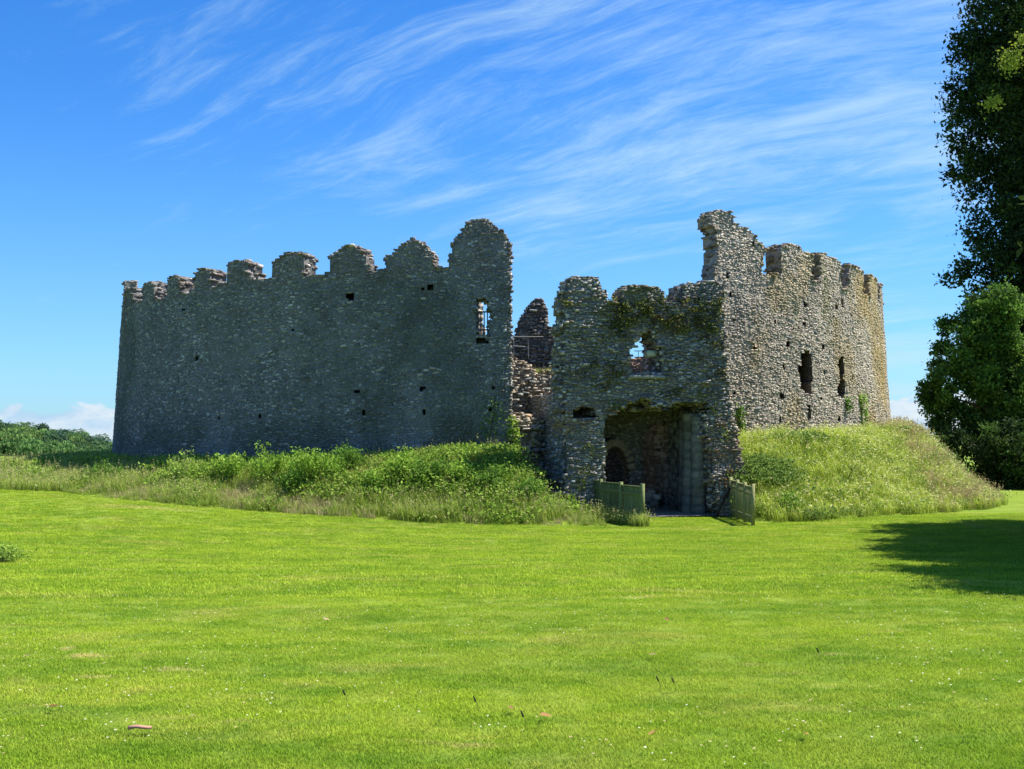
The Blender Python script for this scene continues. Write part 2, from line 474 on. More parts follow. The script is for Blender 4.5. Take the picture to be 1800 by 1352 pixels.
    col *= (.62+.42*fbm(Cc[:, 0]*.45, Cc[:, 1]*.45, 41, 4)+.38*fbm(Cc[:, 0]*2.6, Cc[:, 1]*1.4, 43, 3))[:, None]
    if tintf is not None: col = tintf(Cc[:, 0], Cc[:, 1], col)
    big = np.zeros(N, bool)
    if both:
        tb = thick(Cc[:, 0], Cc[:, 1])+d0*.5
        cb_ = fr.P(Cc[:, 0], Cc[:, 1], tb+pr-depth/2); Mb = Mx.copy(); Mb[:, 2] *= -1; Mb[:, 0] *= -1
    if singles:
        size = Hh[:, 0]*Hh[:, 1]*(Rg == 0); big[np.argsort(-size)[:singles]] = True
        for n_ in np.nonzero(big)[0]:
            o = obj('stone', STOCK[rng.integers(0, len(STOCK))], out[0])
            mm = Matrix([list(Mx[n_][:, c_]) for c_ in range(3)]) if False else Matrix((tuple(Mx[n_][0]), tuple(Mx[n_][1]), tuple(Mx[n_][2]))).transposed()
            o.matrix_local = Matrix.Translation(Vector(cen[n_])) @ mm.to_4x4() @ Matrix.Diagonal((H3[n_][0]*2, H3[n_][1]*2, H3[n_][2]*2.1, 1))
    # edge stones
    EC, EH, EM, ER, Ea, Ez = [], [], [], [], [], []
    for (ri, i, j, di, dj) in rims:
        a_ = a[i]+ds/2+di*ds/2; z_ = z[j]+dz/2+dj*dz/2
        t_ = float(thick(np.array(a_), np.array(z_-.03)))
        nst = rng.poisson(max(t_, .3)/.26*edge*.8)
        for _ in range(nst):
            d_ = rng.uniform(0, t_)
            e = rng.uniform(-.05, .012)
            al_ = a_+di*e+rng.uniform(-.05, .05)*(di == 0); zl = z_+dj*e+rng.uniform(-.04, .04)*(dj == 0)
            EC.append((al_, zl, d_)); Ea.append(al_); Ez.append(zl)
            if dj: EH.append((rng.uniform(.05, .12), rng.uniform(.02, .05), rng.uniform(.05, .14)))
            else: EH.append((rng.uniform(.03, .07), rng.uniform(.02, .055), rng.uniform(.06, .16)))
            ER.append(ri)
    if EC:
        EC = np.array(EC); EH = np.array(EH); ER = np.array(ER)
        ecen = fr.P(EC[:, 0], EC[:, 1], EC[:, 2]); eM = np.array(fr.frame(EC[:, 0]))
        yaw = rng.normal(0, .28, len(EC)); ca_, sa_ = np.cos(yaw)[:, None], np.sin(yaw)[:, None]
        t0, o0 = eM[:, 0].copy(), eM[:, 2].copy(); eM[:, 0] = t0*ca_+o0*sa_; eM[:, 2] = -t0*sa_+o0*ca_
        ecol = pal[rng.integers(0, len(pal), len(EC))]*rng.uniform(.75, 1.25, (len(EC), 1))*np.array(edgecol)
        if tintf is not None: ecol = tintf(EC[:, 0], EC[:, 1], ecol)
    for ridx, o in out.items():
        m = (Rg == ridx) & ~big
        V, Fc = boxes(cen[m], H3[m], Mx[m], jit=.10, taper=.30, back=False)
        cl = np.repeat(col[m], 8, 0)
        if both:
            mb = Rg == ridx; V3, F3_ = boxes(cb_[mb], H3[mb], Mb[mb], jit=.10, taper=.30, back=False)
            Fc = np.concatenate([Fc, F3_+len(V)]); V = np.concatenate([V, V3]); cl = np.concatenate([cl, np.repeat(col[mb], 8, 0)])
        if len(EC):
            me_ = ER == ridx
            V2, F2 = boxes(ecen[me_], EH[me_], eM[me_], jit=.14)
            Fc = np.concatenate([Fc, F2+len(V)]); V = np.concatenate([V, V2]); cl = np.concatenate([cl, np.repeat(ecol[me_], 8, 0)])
        if len(V): obj('laid_stones', mesh_np('laid_stones', V, [Fc], cl, M_stone), o, kind='stuff')
    return out

def thing(name, label, cat, group=None, loc=(0, 0, 0)):
    o = bpy.data.objects.new(name, None); COL.objects.link(o); o.empty_display_size = .3
    o.location = loc; o['label'] = label; o['category'] = cat
    if group: o['group'] = group
    return o

SH = Shell()
def shp(L): return [SH.pix(u, v) for u, v in L]
def small(u, v, w_=.15, h_=.16, fr=SH):
    a, z = fr.pix(u, v); return [(a-w_/2, z-h_/2), (a+w_/2, z-h_/2), (a+w_/2, z+h_/2), (a-w_/2, z+h_/2)]
# shell wall thickness: full below the wall walk, a thin parapet above
def shell_thick(a, z): return np.where(z > 7.75, .78, 2.3)

# ---- left curtain wall
topL = [(897, 432), (891, 415), (873, 401), (862, 390), (854, 384), (840, 385), (828, 388), (813, 399), (804, 415), (792, 430), (791, 467),
        (780, 469), (762, 468), (760, 449), (752, 439), (741, 425), (725, 420), (712, 427), (699, 436), (688, 446), (677, 452), (677, 474), (664, 476), (648, 477),
        (644, 450), (632, 436), (617, 431), (600, 436), (585, 447), (579, 460), (579, 479), (560, 483), (536, 483), (534, 450), (520, 442), (503, 446), (485, 458), (478, 468), (478, 487),
        (461, 489), (438, 490), (436, 463), (420, 457), (403, 460), (398, 470), (398, 496), (385, 502), (371, 503), (370, 478), (357, 471), (345, 477), (341, 487), (340, 509),
        (330, 514), (318, 515), (316, 488), (306, 484), (297, 489), (294, 497), (293, 521), (285, 524), (272, 525), (270, 499), (262, 494), (254, 499), (251, 506), (251, 530), (240, 533), (235, 534), (233, 509), (228, 508), (224, 510), (222, 517)]
PL = shp(topL)
aend = PL[-1][0]
hid = []
x = aend-.6
for i in range(6):
    hid += [(x, 8.9), (x-1.0, 8.9), (x-1.0, 9.9), (x-2.3, 9.9), (x-2.3, 8.9)]; x -= 2.5
polyL = [SH.pix(899, 800)] + [SH.pix(899, 600)] + PL + [(aend-.3, PL[-1][1]), (aend-.3, 8.9)] + hid + [(x-1, 8.9), (x-1, 0), (SH.pix(899, 800)[0], 0)]
winL = shp([(836, 590), (836, 530), (841, 524), (849, 522), (858, 528), (860, 541), (866, 553), (859, 567), (858, 590)])
holeL = shp([(608, 526), (607, 516), (612, 512), (620, 513), (622, 522), (618, 528)])
def solidL(a, z): return inpoly(a, z, polyL) & ~inpoly(a, z, winL)
merL = [((792, 899), 440), ((677, 762), 470), ((579, 648), 477), ((478, 536), 483), ((398, 438), 490), ((340, 372), 499), ((293, 319), 514), ((251, 273), 524), ((221, 236), 533)]
regsL = []
for (u0, u1), v in merL:
    a0, z0 = SH.pix(u0, v+2); a1, _ = SH.pix(u1, v+2)
    regsL.append(('merlon', (lambda a, z, a0=a0-.08, a1=a1+.08, z0=z0: (a > a0) & (a < a1) & (z > z0))))
pkL = [(holeL, .7)] + [(small(u, v), .45) for u, v in ((627, 687), (744, 683), (744, 724), (638, 724), (860, 720), (869, 682), (757, 505), (743, 509), (323, 544), (315, 669), (385, 736), (459, 733), (346, 630), (515, 580))] + [(shp([(838, 604), (838, 592), (856, 592), (857, 604)]), .5)]
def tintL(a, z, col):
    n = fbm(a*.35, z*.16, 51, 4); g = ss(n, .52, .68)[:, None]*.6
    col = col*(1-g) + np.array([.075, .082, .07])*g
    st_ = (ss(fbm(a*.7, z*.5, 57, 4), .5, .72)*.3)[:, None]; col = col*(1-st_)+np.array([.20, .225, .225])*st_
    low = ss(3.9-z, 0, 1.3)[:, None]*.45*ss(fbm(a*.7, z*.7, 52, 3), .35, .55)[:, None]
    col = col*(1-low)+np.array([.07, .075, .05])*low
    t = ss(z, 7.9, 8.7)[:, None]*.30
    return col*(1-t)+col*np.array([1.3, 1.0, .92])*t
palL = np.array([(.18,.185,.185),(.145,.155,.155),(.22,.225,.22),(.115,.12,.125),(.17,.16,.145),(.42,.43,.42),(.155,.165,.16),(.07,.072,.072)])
T_L = thing('curtain_wall', 'long shaded grey rubble curtain wall with nine worn merlons, left of the gatehouse', 'castle wall', loc=(CX, CY, 0))
T_L.location = (0, 0, 0)
aw_ = SH.pix(800, 540)[0]
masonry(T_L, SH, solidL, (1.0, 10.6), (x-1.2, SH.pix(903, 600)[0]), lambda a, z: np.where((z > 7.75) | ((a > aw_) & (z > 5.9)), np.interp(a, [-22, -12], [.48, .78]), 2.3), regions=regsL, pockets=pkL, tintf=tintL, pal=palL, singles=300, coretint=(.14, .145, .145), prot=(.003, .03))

# ---- right curtain wall
topR = [(1257, 497), (1257, 470), (1259, 450), (1261, 434), (1256, 422), (1259, 412), (1256, 402), (1247, 390), (1246, 383), (1251, 373), (1260, 369), (1270, 369), (1286, 374), (1290, 394), (1305, 398), (1321, 408), (1332, 421),
        (1346, 434), (1347, 442), (1341, 454), (1341, 480), (1352, 481), (1374, 483), (1374, 434), (1380, 430), (1396, 429), (1412, 441), (1427, 447), (1427, 492), (1441, 494), (1441, 447), (1450, 446), (1462, 451), (1479, 460),
        (1479, 506), (1492, 508), (1492, 463), (1504, 470), (1518, 480), (1518, 519), (1527, 521), (1527, 484), (1535, 488), (1542, 494), (1542, 528), (1546, 529), (1546, 500), (1552, 507)]
PR = shp(topR)
aR = PR[-1][0]; x = aR+.4
hid = [(aR+.3, PR[-1][1])]
for i in range(6):
    hid += [(x, 9.9), (x, 9.0), (x+.8, 9.0), (x+.8, 9.9), (x+2.4, 9.9)]; x += 2.4
aR0 = SH.pix(1195, 600)[0]
polyR = [(aR0, 0), (aR0, SH.pix(1230, 505)[1])] + [SH.pix(1230, 500)] + PR + hid + [(x, 9.0), (x+1, 9.0), (x+1, 0)]
def solidR(a, z): return inpoly(a, z, polyR)
merR = [((1246, 1347), 478), ((1374, 1427), 482), ((1441, 1479), 494), ((1492, 1518), 508), ((1527, 1542), 521), ((1546, 1553), 530)]
regsR = []
for i, ((u0, u1), v) in enumerate(merR):
    a0, z0 = SH.pix(u0, v); a1, _ = SH.pix(u1, v)
    if i == 0: a0 -= .4
    regsR.append(('merlon', (lambda a, z, a0=a0-.07, a1=a1+.07, z0=z0: (a > a0) & (a < a1) & (z > z0))))
def zr4(px_, py_): return (1220+px_/3.074, 340+py_/3.074)
w1 = shp([zr4(*p_) for p_ in ((575, 895), (580, 862), (605, 853), (632, 860), (640, 900), (632, 925), (640, 965), (632, 1085), (600, 1080), (580, 1050), (578, 985), (560, 965), (560, 935), (578, 925))])
w2 = shp([zr4(*p_) for p_ in ((778, 930), (778, 895), (795, 880), (810, 895), (813, 940), (808, 985), (820, 1050), (815, 1110), (795, 1110), (775, 1080), (778, 1040), (790, 990))])
pkR = [(w1, 1.7), (w2, 1.7)] + [(small(*zr4(*p_)), .45) for p_ in ((185, 440), (200, 550), (215, 685), (443, 697), (318, 270), (770, 615), (600, 600), (485, 940), (700, 965), (855, 995), (477, 1095), (685, 1110), (225, 1078), (465, 1225), (785, 1215), (235, 1262), (700, 830), (507, 810), (325, 830), (400, 515), (600, 710))]
pkR += [(small(*zr4(600, 500), .16, .32), .5), (small(*zr4(800, 585), .18, .5), .5), (small(*zr4(622, 1190), .18, .6), .4), (small(*zr4(237, 1262), .5, .22), .6)]
def tintR(a, z, col):
    n = fbm(a*.5, z*.35, 61, 4)
    g = (ss(a, 16, 21)*ss(n, .38, .6)*.6 + ss(n, .60, .72)*.35)[:, None]
    col = col*(1-g)+np.array([.36, .25, .07])*g
    g2 = (ss(fbm(a*.9, z*.4, 63, 3), .62, .75)*.4*ss(z, 5.5, 8))[:, None]
    return col*(1-g2)+np.array([.2, .19, .06])*g2
palR = np.array([(.42,.36,.285),(.36,.31,.25),(.46,.39,.31),(.29,.25,.21),(.40,.32,.245),(.50,.45,.38),(.38,.325,.255),(.19,.165,.14)])
T_R = thing('curtain_wall', 'sunlit brown rubble curtain wall with keyhole windows and tall jagged fragment, right of the gatehouse', 'castle wall')
masonry(T_R, SH, solidR, (1.8, 11.4), (aR0-.3, x+1.2), shell_thick, regions=regsR, pockets=pkR, tintf=tintR, pal=palR, singles=300, coretint=(.33, .285, .23), prot=(.003, .03), edgecol=(.62, .6, .58))  # edge stones darkened: the shade of the crenel gaps is in their colour

# ---- far side of the round wall
T_B = thing('curtain_wall', 'far side of the round castle wall, hidden behind the gatehouse and inner ruins', 'castle wall')
b0, b1 = x-.5, 19*2*math.pi+aend-16
def solidB(a, z): return z < 6.9+.6*(vnoise(a*.5, a*0, 71)-.5)
masonry(T_B, SH, solidB, (-.2, 7.4), (b0, b1), lambda a, z: np.full(np.shape(a), 2.2), ds=.4, dz=.3, L=(.4, 1.0), h=(.2, .35), edge=.3, pal=palR)

# ---- gatehouse
GF = Plane(GC, GT, GD, lean=1.6)
def gp(L): return [GF.pix(u, v) for u, v in L]
polyG = gp([(990, 930), (990, 760), (989, 637), (991, 520), (1000, 496), (1013, 488), (1052, 490), (1057, 506), (1068, 508), (1068, 530), (1094, 532), (1095, 511), (1105, 504), (1130, 501), (1155, 504), (1164, 511),
            (1165, 532), (1195, 531), (1196, 511), (1211, 497), (1254, 495), (1269, 499), (1271, 524), (1275, 602), (1279, 687), (1286, 720), (1296, 780), (1307, 850), (1310, 930),
            (1254, 930), (1251, 860), (1242, 780), (1237, 738), (1239, 728), (1244, 726), (1244, 708), (1218, 707), (1195, 706), (1185, 712), (1172, 718), (1166, 722), (1158, 712), (1150, 716), (1140, 703), (1130, 698), (1118, 706), (1108, 703), (1098, 714), (1088, 713), (1080, 726), (1068, 728), (1060, 738), (1050, 730),
            (1045, 724), (1044, 716), (1006, 716), (1005, 733), (1045, 735), (1052, 740), (1059, 760), (1060, 930)])
winG = gp([(1112, 655), (1108, 640), (1110, 612), (1120, 594), (1127, 585), (1141, 583), (1147, 592), (1156, 598), (1161, 610), (1161, 655)])
def solidG(a, z): return inpoly(a, z, polyG) & ~inpoly(a, z, winG)
regsG = []
for (u0, u1) in ((980, 1069), (1093, 1166), (1194, 1272)):
    a0, z0 = GF.pix(u0, 531); a1, _ = GF.pix(u1, 531)
    regsG.append(('merlon', (lambda a, z, a0=a0-.05, a1=a1+.05, z0=z0: (a > a0) & (a < a1) & (z > z0))))
def tintG(a, z, col):
    n = fbm(a*.9, z*.9, 81, 4)
    g = (ss(n, .5, .66)*ss(z, 3.2, 6.0)*.75)[:, None]
    col = col*(1-g)+np.array([.15, .145, .075])*g
    o_ = (ss(fbm(a*1.3, z*1.3, 82, 3), .55, .7)*.55*(1-ss(z, 3.0, 4.2)))[:, None]
    return col*(1-o_)+np.array([.25, .16, .10])*o_
palG = np.array([(.27,.255,.235),(.21,.205,.20),(.35,.335,.31),(.14,.14,.135),(.26,.215,.18),(.55,.53,.50),(.21,.215,.20),(.09,.085,.08)])
T_G = thing('gatehouse', 'ruined projecting gatehouse with broken doorway, upper window and three merlons over the fenced path', 'gatehouse')
masonry(T_G, GF, solidG, (-.3, 8.2), (-3.4, 3.9), lambda a, z: 1.9-.13*np.clip(z, 0, 8), ds=.09, dz=.08, regions=regsG, tintf=tintG, pal=palG, singles=260,
        h=(.035, .095), L=(.06, .24), prot=(.006, .07), rough=.07, coretint=(.16, .15, .13), body='front_wall', relief=.8)
# passage: side walls, inner arch wall, back wall, broken vault
a_l = GF.pix(1060, 800)[0]; a_r = GF.pix(1238, 800)[0]+.12
def flat(name, o, t, n, poly, zr, ar, thick, holes=(), **kw):
    pl = Plane(o, t, n)
    def sol(a, z):
        m = inpoly(a, z, poly)
        for h_ in holes: m &= ~inpoly(a, z, h_)
        return m
    return masonry(T_G, pl, sol, zr, ar, lambda a, z: np.full(np.shape(a), thick), body=name, **kw), pl
o_r = gpt(a_r, 1.15)[:2]
palJ = np.array([(.27,.26,.22),(.24,.23,.19),(.31,.30,.25),(.21,.21,.18)])
flat('passage_wall', o_r, -GD, -GT, [(0, -.2), (0, 3.6), (1.2, 4.1), (5.8, 4.2), (5.8, -.2)], (-.2, 4.3), (-.1, 6), 1.1, h=(.22, .36), L=(.4, .8), prot=(.004, .03), pal=palJ, coretint=(.2, .19, .16), ds=.2, dz=.15, edge=.4, relief=.2)
o_l = gpt(a_l-.05, 6.6)[:2]
flat('passage_wall', o_l, GD, GT, [(0, -.2), (0, 4.1), (5.4, 4.1), (5.4, -.2)], (-.2, 4.3), (-.1, 5.5), .9, pal=palG, both=True, ds=.2, dz=.15, edge=.4)
# inner arch wall, 3 m in
pin = Plane(gpt(0, 3.3)[:2], GT, GD)
def ip(L): return [pin.pix(u, v) for u, v in L]
archL = ip([(1056, 930), (1056, 772), (1064, 770), (1074, 772), (1085, 780), (1096, 795), (1103, 815), (1107, 840), (1108, 930)])
archR = ip([(1127, 930), (1127, 800), (1130, 775), (1138, 755), (1150, 742), (1165, 738), (1180, 742), (1190, 752), (1194, 775), (1194, 930)])
flat('inner_wall', gpt(0, 3.3)[:2], GT, GD, ip([(1030, 930), (1030, 690), (1230, 690), (1230, 930)]), (-.3, 4.6), (-2.6, 3.2), .7, holes=(archL, archR), pal=palG*.8, ds=.1, dz=.1, edge=.8)
flat('back_wall', gpt(0, 7.2)[:2], GT, GD, [(-3.2, -.2), (-3.2, 4.0), (3.4, 4.0), (3.4, -.2)], (-.2, 4.1), (-3.3, 3.5), .8, pal=palL, ds=.3, dz=.2, edge=.3)  # seen through the left arch; added across the right to close the passage dark
# floor slab over the passage (vault remains)
def slab(name, a0, a1, b0_, b1_, z0, z1, parent, col, wob=.25):
    nA, nB = 26, 26; V = []; 
    for lay in (0, 1):
        for j in range(nB+1):
            for i in range(nA+1):
                a = a0+(a1-a0)*i/nA; b = b0_+(b1_-b0_)*j/nB
                z = (z0 if lay == 0 else z1)+wob*(fbm(a*1.7+5, b*1.7, 91+lay, 3)-.5)
                V.append(gpt(a, b, float(z)))
    n1_ = (nA+1)*(nB+1); fs = []
    for j in range(nB):
        for i in range(nA):
            q0 = j*(nA+1)+i
            fs.append([q0, q0+nA+1, q0+nA+2, q0+1]); fs.append([q0+n1_, q0+1+n1_, q0+nA+2+n1_, q0+nA+1+n1_])
    for i in range(nA):
        fs.append([i, i+1, i+1+n1_, i+n1_]); q0 = nB*(nA+1)+i; fs.append([q0+1, q0, q0+n1_, q0+1+n1_])
    for j in range(nB):
        q0 = j*(nA+1); fs.append([q0+nA+1, q0, q0+n1_, q0+nA+1+n1_]); q0 += nA; fs.append([q0, q0+nA+1, q0+nA+1+n1_, q0+n1_])
    c_ = np.array(col)*(.7+.6*rng.random((len(V), 1)))
    return obj(name, mesh_np(name, V, [fs], c_, M_stone), parent)
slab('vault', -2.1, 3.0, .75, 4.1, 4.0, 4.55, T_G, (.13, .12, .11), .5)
slab('vault', .3, 3.0, 4.1, 7.6, 4.0, 4.55, T_G, (.13, .12, .11), .3)  # covers only the right part, put there to keep the passage dark
# pendant masonry of the broken vault behind the lintel and its hanging lumps
Cc = []; Hh = []; Mm = []; cl = []
for i in range(520):
    a = rng.uniform(-2.1, 2.5); b = rng.uniform(.6, 3.2); z = 3.95-rng.random()**2*.45*(1-abs(a)/4)
    Cc.append(gpt(a, b, z)); Hh.append((rng.uniform(.08, .22), rng.uniform(.03, .08), rng.uniform(.08, .2)))
    yw = rng.uniform(0, 6.3); Mm.append([[math.cos(yw), math.sin(yw), 0], [0, 0, 1], [-math.sin(yw), math.cos(yw), 0]])
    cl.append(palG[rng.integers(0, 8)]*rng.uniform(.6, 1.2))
V, Fc = boxes(np.array(Cc), np.array(Hh), np.array(Mm), jit=.15)
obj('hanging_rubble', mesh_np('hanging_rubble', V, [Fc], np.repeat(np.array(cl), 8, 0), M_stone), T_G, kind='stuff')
# dressed stones: door jamb quoins, voussoirs, window ledge
def block(name, c_, h3, yawn=None, roll=0., col=(.3, .28, .23), parent=None, bev=.12, mat_=None, jit=.03):
    """chamfered block; axes: t, up, n"""
    t, n = (GT, GD) if yawn is None else yawn
    sg = np.array([[-1,-1],[1,-1],[1,1],[-1,1]], float); V = []
    for zz3, k_ in ((-1, 1-bev), (-1+bev, 1), (1-bev, 1), (1, 1-bev)):
        for s_ in sg: V.append([s_[0]*k_*h3[0], s_[1]*(1-(1-k_)*1.0)*h3[1], zz3*h3[2]])
    V = np.array(V)*(1+rng.normal(0, jit, (16, 3)))
    cr, sr = math.cos(roll), math.sin(roll)
    V2 = np.stack([V[:, 0]*cr-V[:, 1]*sr, V[:, 0]*sr+V[:, 1]*cr, V[:, 2]], -1)
    W3 = np.stack([V2[:, 0]*t[0]+V2[:, 2]*n[0], V2[:, 0]*t[1]+V2[:, 2]*n[1], V2[:, 1]], -1)
    f = [[3, 2, 1, 0], [12, 13, 14, 15]]
    for L_ in (0, 4, 8):
        for j in range(4): f.append([L_+j, L_+(j+1) % 4, L_+4+(j+1) % 4, L_+4+j])
    o = obj(name, mesh_np(name, W3, [f], np.tile(np.array(col)*rng.uniform(.85, 1.15), (16, 1)), mat_ or M_stone), parent)
    o.location = Vector(c_) if parent is None or parent.type == 'EMPTY' else Vector(c_)
    return o
z = .1
i = 0
while z < 3.35:
    hh = random.uniform(.26, .36)
    a0 = a_l-.02-.006*z
    block('quoin', gpt(a0-.06+.02*(i % 2), -.02-.5*0.06*(4-z)+.10, z+hh/2), (.075+.02*(i % 2), hh/2-.008, .2), col=(.27, .26, .22), parent=T_G)
    block('quoin', gpt(a0-.05, .62, z+hh/2), (.08, hh/2-.008, .40), col=(.20, .19, .16), parent=T_G)
    z += hh; i += 1
for i in range(11):
    th = R_(8+i*15.5)
    c0 = ip([(1078, 930)])[0][0]; a, zc = c0+.62*math.cos(th)*1.0, 1.35+.98*math.sin(th)
    if a > c0-.5: block('voussoir', gpt(a, 3.22, zc+.1), (.10, .14, .16), roll=th+R_(90), col=(.34, .26, .19), parent=T_G)
# right pier of three clustered shafts
for i, (da, db, rad) in enumerate(((-.10, .55, .23), (-.16, 1.1, .27), (-.10, 1.75, .22))):
    V = []; f = []; nr, nzz = 14, 44; ctone = rng.uniform(.6, 1.3, 12); cshift = rng.normal(0, .012, 12)
    for j in range(nzz+1):
        for k_ in range(nr):
            an = k_/nr*2*math.pi; rr_ = (rad*(1+.045*rng.normal())*(1.12-.05*j/nzz*2)+cshift[j//4])*(.975 if j % 4 == 0 else 1); q0 = gpt(a_r+da+rr_*math.cos(an)-.0, db+rr_*math.sin(an), j/nzz*(3.35+.12*i)); V.append(q0)
            if j < nzz: f.append([j*nr+k_, j*nr+(k_+1) % nr, (j+1)*nr+(k_+1) % nr, (j+1)*nr+k_])
    f2 = [list(range(nzz*nr, nzz*nr+nr))]
    tone = np.repeat(np.array([ctone[j//4]*(.72 if j % 4 == 0 else 1) for j in range(nzz+1)]), nr)[:, None]*rng.uniform(.75, 1.2, ((nzz+1)*nr, 1))
    obj('pier', mesh_np('pier', V, [f, f2], np.array([.18, .175, .15])*tone, M_stone), T_G)
ledge_a, ledge_z = GF.pix(1136, 662)
block('sill', gpt(ledge_a, -.0, ledge_z-.02), (.62, .05, .16), col=(.33, .32, .28), parent=T_G)
block('sill', gpt(GF.pix(1152, 620)[0], .5, GF.pix(1152, 620)[1]), (.16, .10, .2), col=(.50, .52, .42), parent=T_G)
# rubble on the passage floor, right
Cc = []; Hh = []; Mm = []; cl = []
for i in range(160):
    a = a_r-.35-abs(rng.normal(0, .3)); b = rng.uniform(3.9, 6.8); z = max(0, .9*(1-(a_r-a)/1.3))*rng.random()
    Cc.append(gpt(a, b, z+.06)); Hh.append((rng.uniform(.08, .2), rng.uniform(.05, .1), rng.uniform(.08, .18)))
    yw = rng.uniform(0, 6.3); Mm.append([[math.cos(yw), math.sin(yw), 0], [0, 0, 1], [-math.sin(yw), math.cos(yw), 0]])
    cl.append(palR[rng.integers(0, 8)]*rng.uniform(.8, 1.3))
V, Fc = boxes(np.array(Cc), np.array(Hh), np.array(Mm), jit=.15)
obj('fallen_rubble', mesh_np('fallen_rubble', V, [Fc], np.repeat(np.array(cl), 8, 0), M_stone), kind='stuff', label='pale fallen rubble heap on the floor inside the gate passage', cat='rubble')

# ---- inner ruins seen in the gap
def ruin(label, cat, Yd, nrm, poly_px, thick, pal_, holes_px=(), **kw):
    n = np.array([math.sin(R_(nrm)), -math.cos(R_(nrm))]); t = np.array([math.cos(R_(nrm)), math.sin(R_(nrm))])
    um = np.mean([p_[0] for p_ in poly_px])
    pl = Plane(((um-900)/F*Yd, Yd), t, n)
    P_ = [pl.pix(u, v) for u, v in poly_px]; Hs = [[pl.pix(u, v) for u, v in h_] for h_ in holes_px]
    P_ = [(a, max(z, -.3)) for a, z in P_]
    a0 = min(p_[0] for p_ in P_); a1 = max(p_[0] for p_ in P_); z1 = max(p_[1] for p_ in P_); z0 = min(p_[1] for p_ in P_)
    def sol(a, z):
        m = inpoly(a, z, P_)
        for h_ in Hs: m &= ~inpoly(a, z, h_)
        return m
    T_ = thing('ruined_wall', label, cat)
    kw.setdefault('relief', 1.4); kw.setdefault('both', True)
    masonry(T_, pl, sol, (z0, z1+.1), (a0-.1, a1+.1), lambda a, z: np.full(np.shape(a), thick), pal=pal_, **kw)
    return T_, pl
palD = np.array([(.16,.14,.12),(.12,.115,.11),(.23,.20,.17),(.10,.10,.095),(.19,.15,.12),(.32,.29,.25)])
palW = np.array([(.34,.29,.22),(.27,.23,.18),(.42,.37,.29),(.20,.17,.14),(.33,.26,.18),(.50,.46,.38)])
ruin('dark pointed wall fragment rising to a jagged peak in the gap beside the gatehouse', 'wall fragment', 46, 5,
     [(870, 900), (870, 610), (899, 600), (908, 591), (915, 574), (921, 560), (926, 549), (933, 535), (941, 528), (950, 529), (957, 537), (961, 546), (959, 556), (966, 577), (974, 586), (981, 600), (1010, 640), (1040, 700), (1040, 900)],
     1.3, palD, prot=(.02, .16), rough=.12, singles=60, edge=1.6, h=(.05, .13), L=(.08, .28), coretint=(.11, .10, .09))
ruin('sunlit broken rubble stub with a grassy ledge between left curtain wall and gatehouse', 'wall fragment', 41.5, 26,
     [(890, 930), (890, 640), (905, 634), (925, 637), (934, 646), (944, 655), (985, 655), (1010, 660), (1010, 930)],
     1.6, palW, prot=(.02, .16), rough=.14, singles=120, edge=1.4, h=(.05, .14), L=(.09, .30), coretint=(.2, .17, .13))
ruin('low ragged rubble footing sloping out in front of the sunlit stub', 'wall fragment', 39.0, 34,
     [(903, 930), (905, 742), (915, 726), (935, 730), (955, 738), (985, 748), (985, 930)],
     1.2, palW, prot=(.03, .2), rough=.16, singles=80, edge=1.4, h=(.06, .16), L=(.1, .32), coretint=(.2, .17, .13))
ruin('tall sunlit wall stub seen through the railed window of the left curtain wall', 'wall fragment', 48, 60,
     [(815, 800), (815, 512), (846, 516), (849, 560), (852, 600), (854, 800)], 1.0, palW*1.3, h=(.12, .3), L=(.3, .8), ds=.12, edge=.8)
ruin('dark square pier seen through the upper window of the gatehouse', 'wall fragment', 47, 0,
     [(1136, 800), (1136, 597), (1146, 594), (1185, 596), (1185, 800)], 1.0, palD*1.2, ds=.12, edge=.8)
ruin('low reddish wall behind the gatehouse window, left of the dark pier', 'wall fragment', 50, 10,
     [(1100, 800), (1100, 636), (1122, 630), (1137, 628), (1137, 800)], .8, palW*np.array([1, .75, .7]), ds=.12, edge=.8)

# railings
def tube(p0, p1, r=.018, n=6):
    p0 = Vector(p0); p1 = Vector(p1); d = (p1-p0).normalized(); q_ = d.to_track_quat('Z', 'Y').to_matrix()
    V = []; 
    for p_ in (p0, p1):
        for i in range(n): V.append(p_+q_@Vector((r*math.cos(i*6.2832/n), r*math.sin(i*6.2832/n), 0)))
    f = [[i, (i+1) % n, n+(i+1) % n, n+i] for i in range(n)]
    return [tuple(v) for v in V], f
def railing(label, fr, d, rails, bars, col, group=None, r=.02):
    T_ = thing('railing', label, 'railing', group)
    def W_(u, v):
        a, z = fr.pix(u, v); return fr.P(np.array(a), np.array(z), d)
    for (a_, b_) in rails:
        V, f = tube(W_(*a_), W_(*b_), r); obj('rail', mesh_np('rail', V, [f], np.tile(col, (len(V), 1)), M_metal), T_)
    for (a_, b_) in bars:
        V, f = tube(W_(*a_), W_(*b_), r*.7); obj('bar', mesh_np('bar', V, [f], np.tile(col, (len(V), 1)), M_metal), T_)
railing('dark metal railing across the window at the right end of the left curtain wall', SH, .4, [((832, 546), (870, 546)), ((832, 578), (862, 578))], [((u, 546), (u, 592)) for u in (838, 844, 850, 856, 862)], (.08, .09, .10), r=.028)
RP = Plane((0.3, 44.5), (1, 0), (0, -1))
railing('thin pale handrail in front of the dark pointed wall fragment', RP, 0, [((900, 592), (955, 592)), ((900, 608), (928, 610))], [((928, 592), (929, 630)), ((903, 592), (903, 630))], (.30, .29, .26), r=.02)
RG = Plane((5.6, 40.0), GT, GD)
railing('thin dark handrail seen through the gatehouse window', RG, 0, [((1115, 617), (1140, 617)), ((1115, 628), (1140, 628))], [((1131, 617), (1131, 660)), ((1122, 617), (1122, 660))], (.10, .10, .11), r=.016)
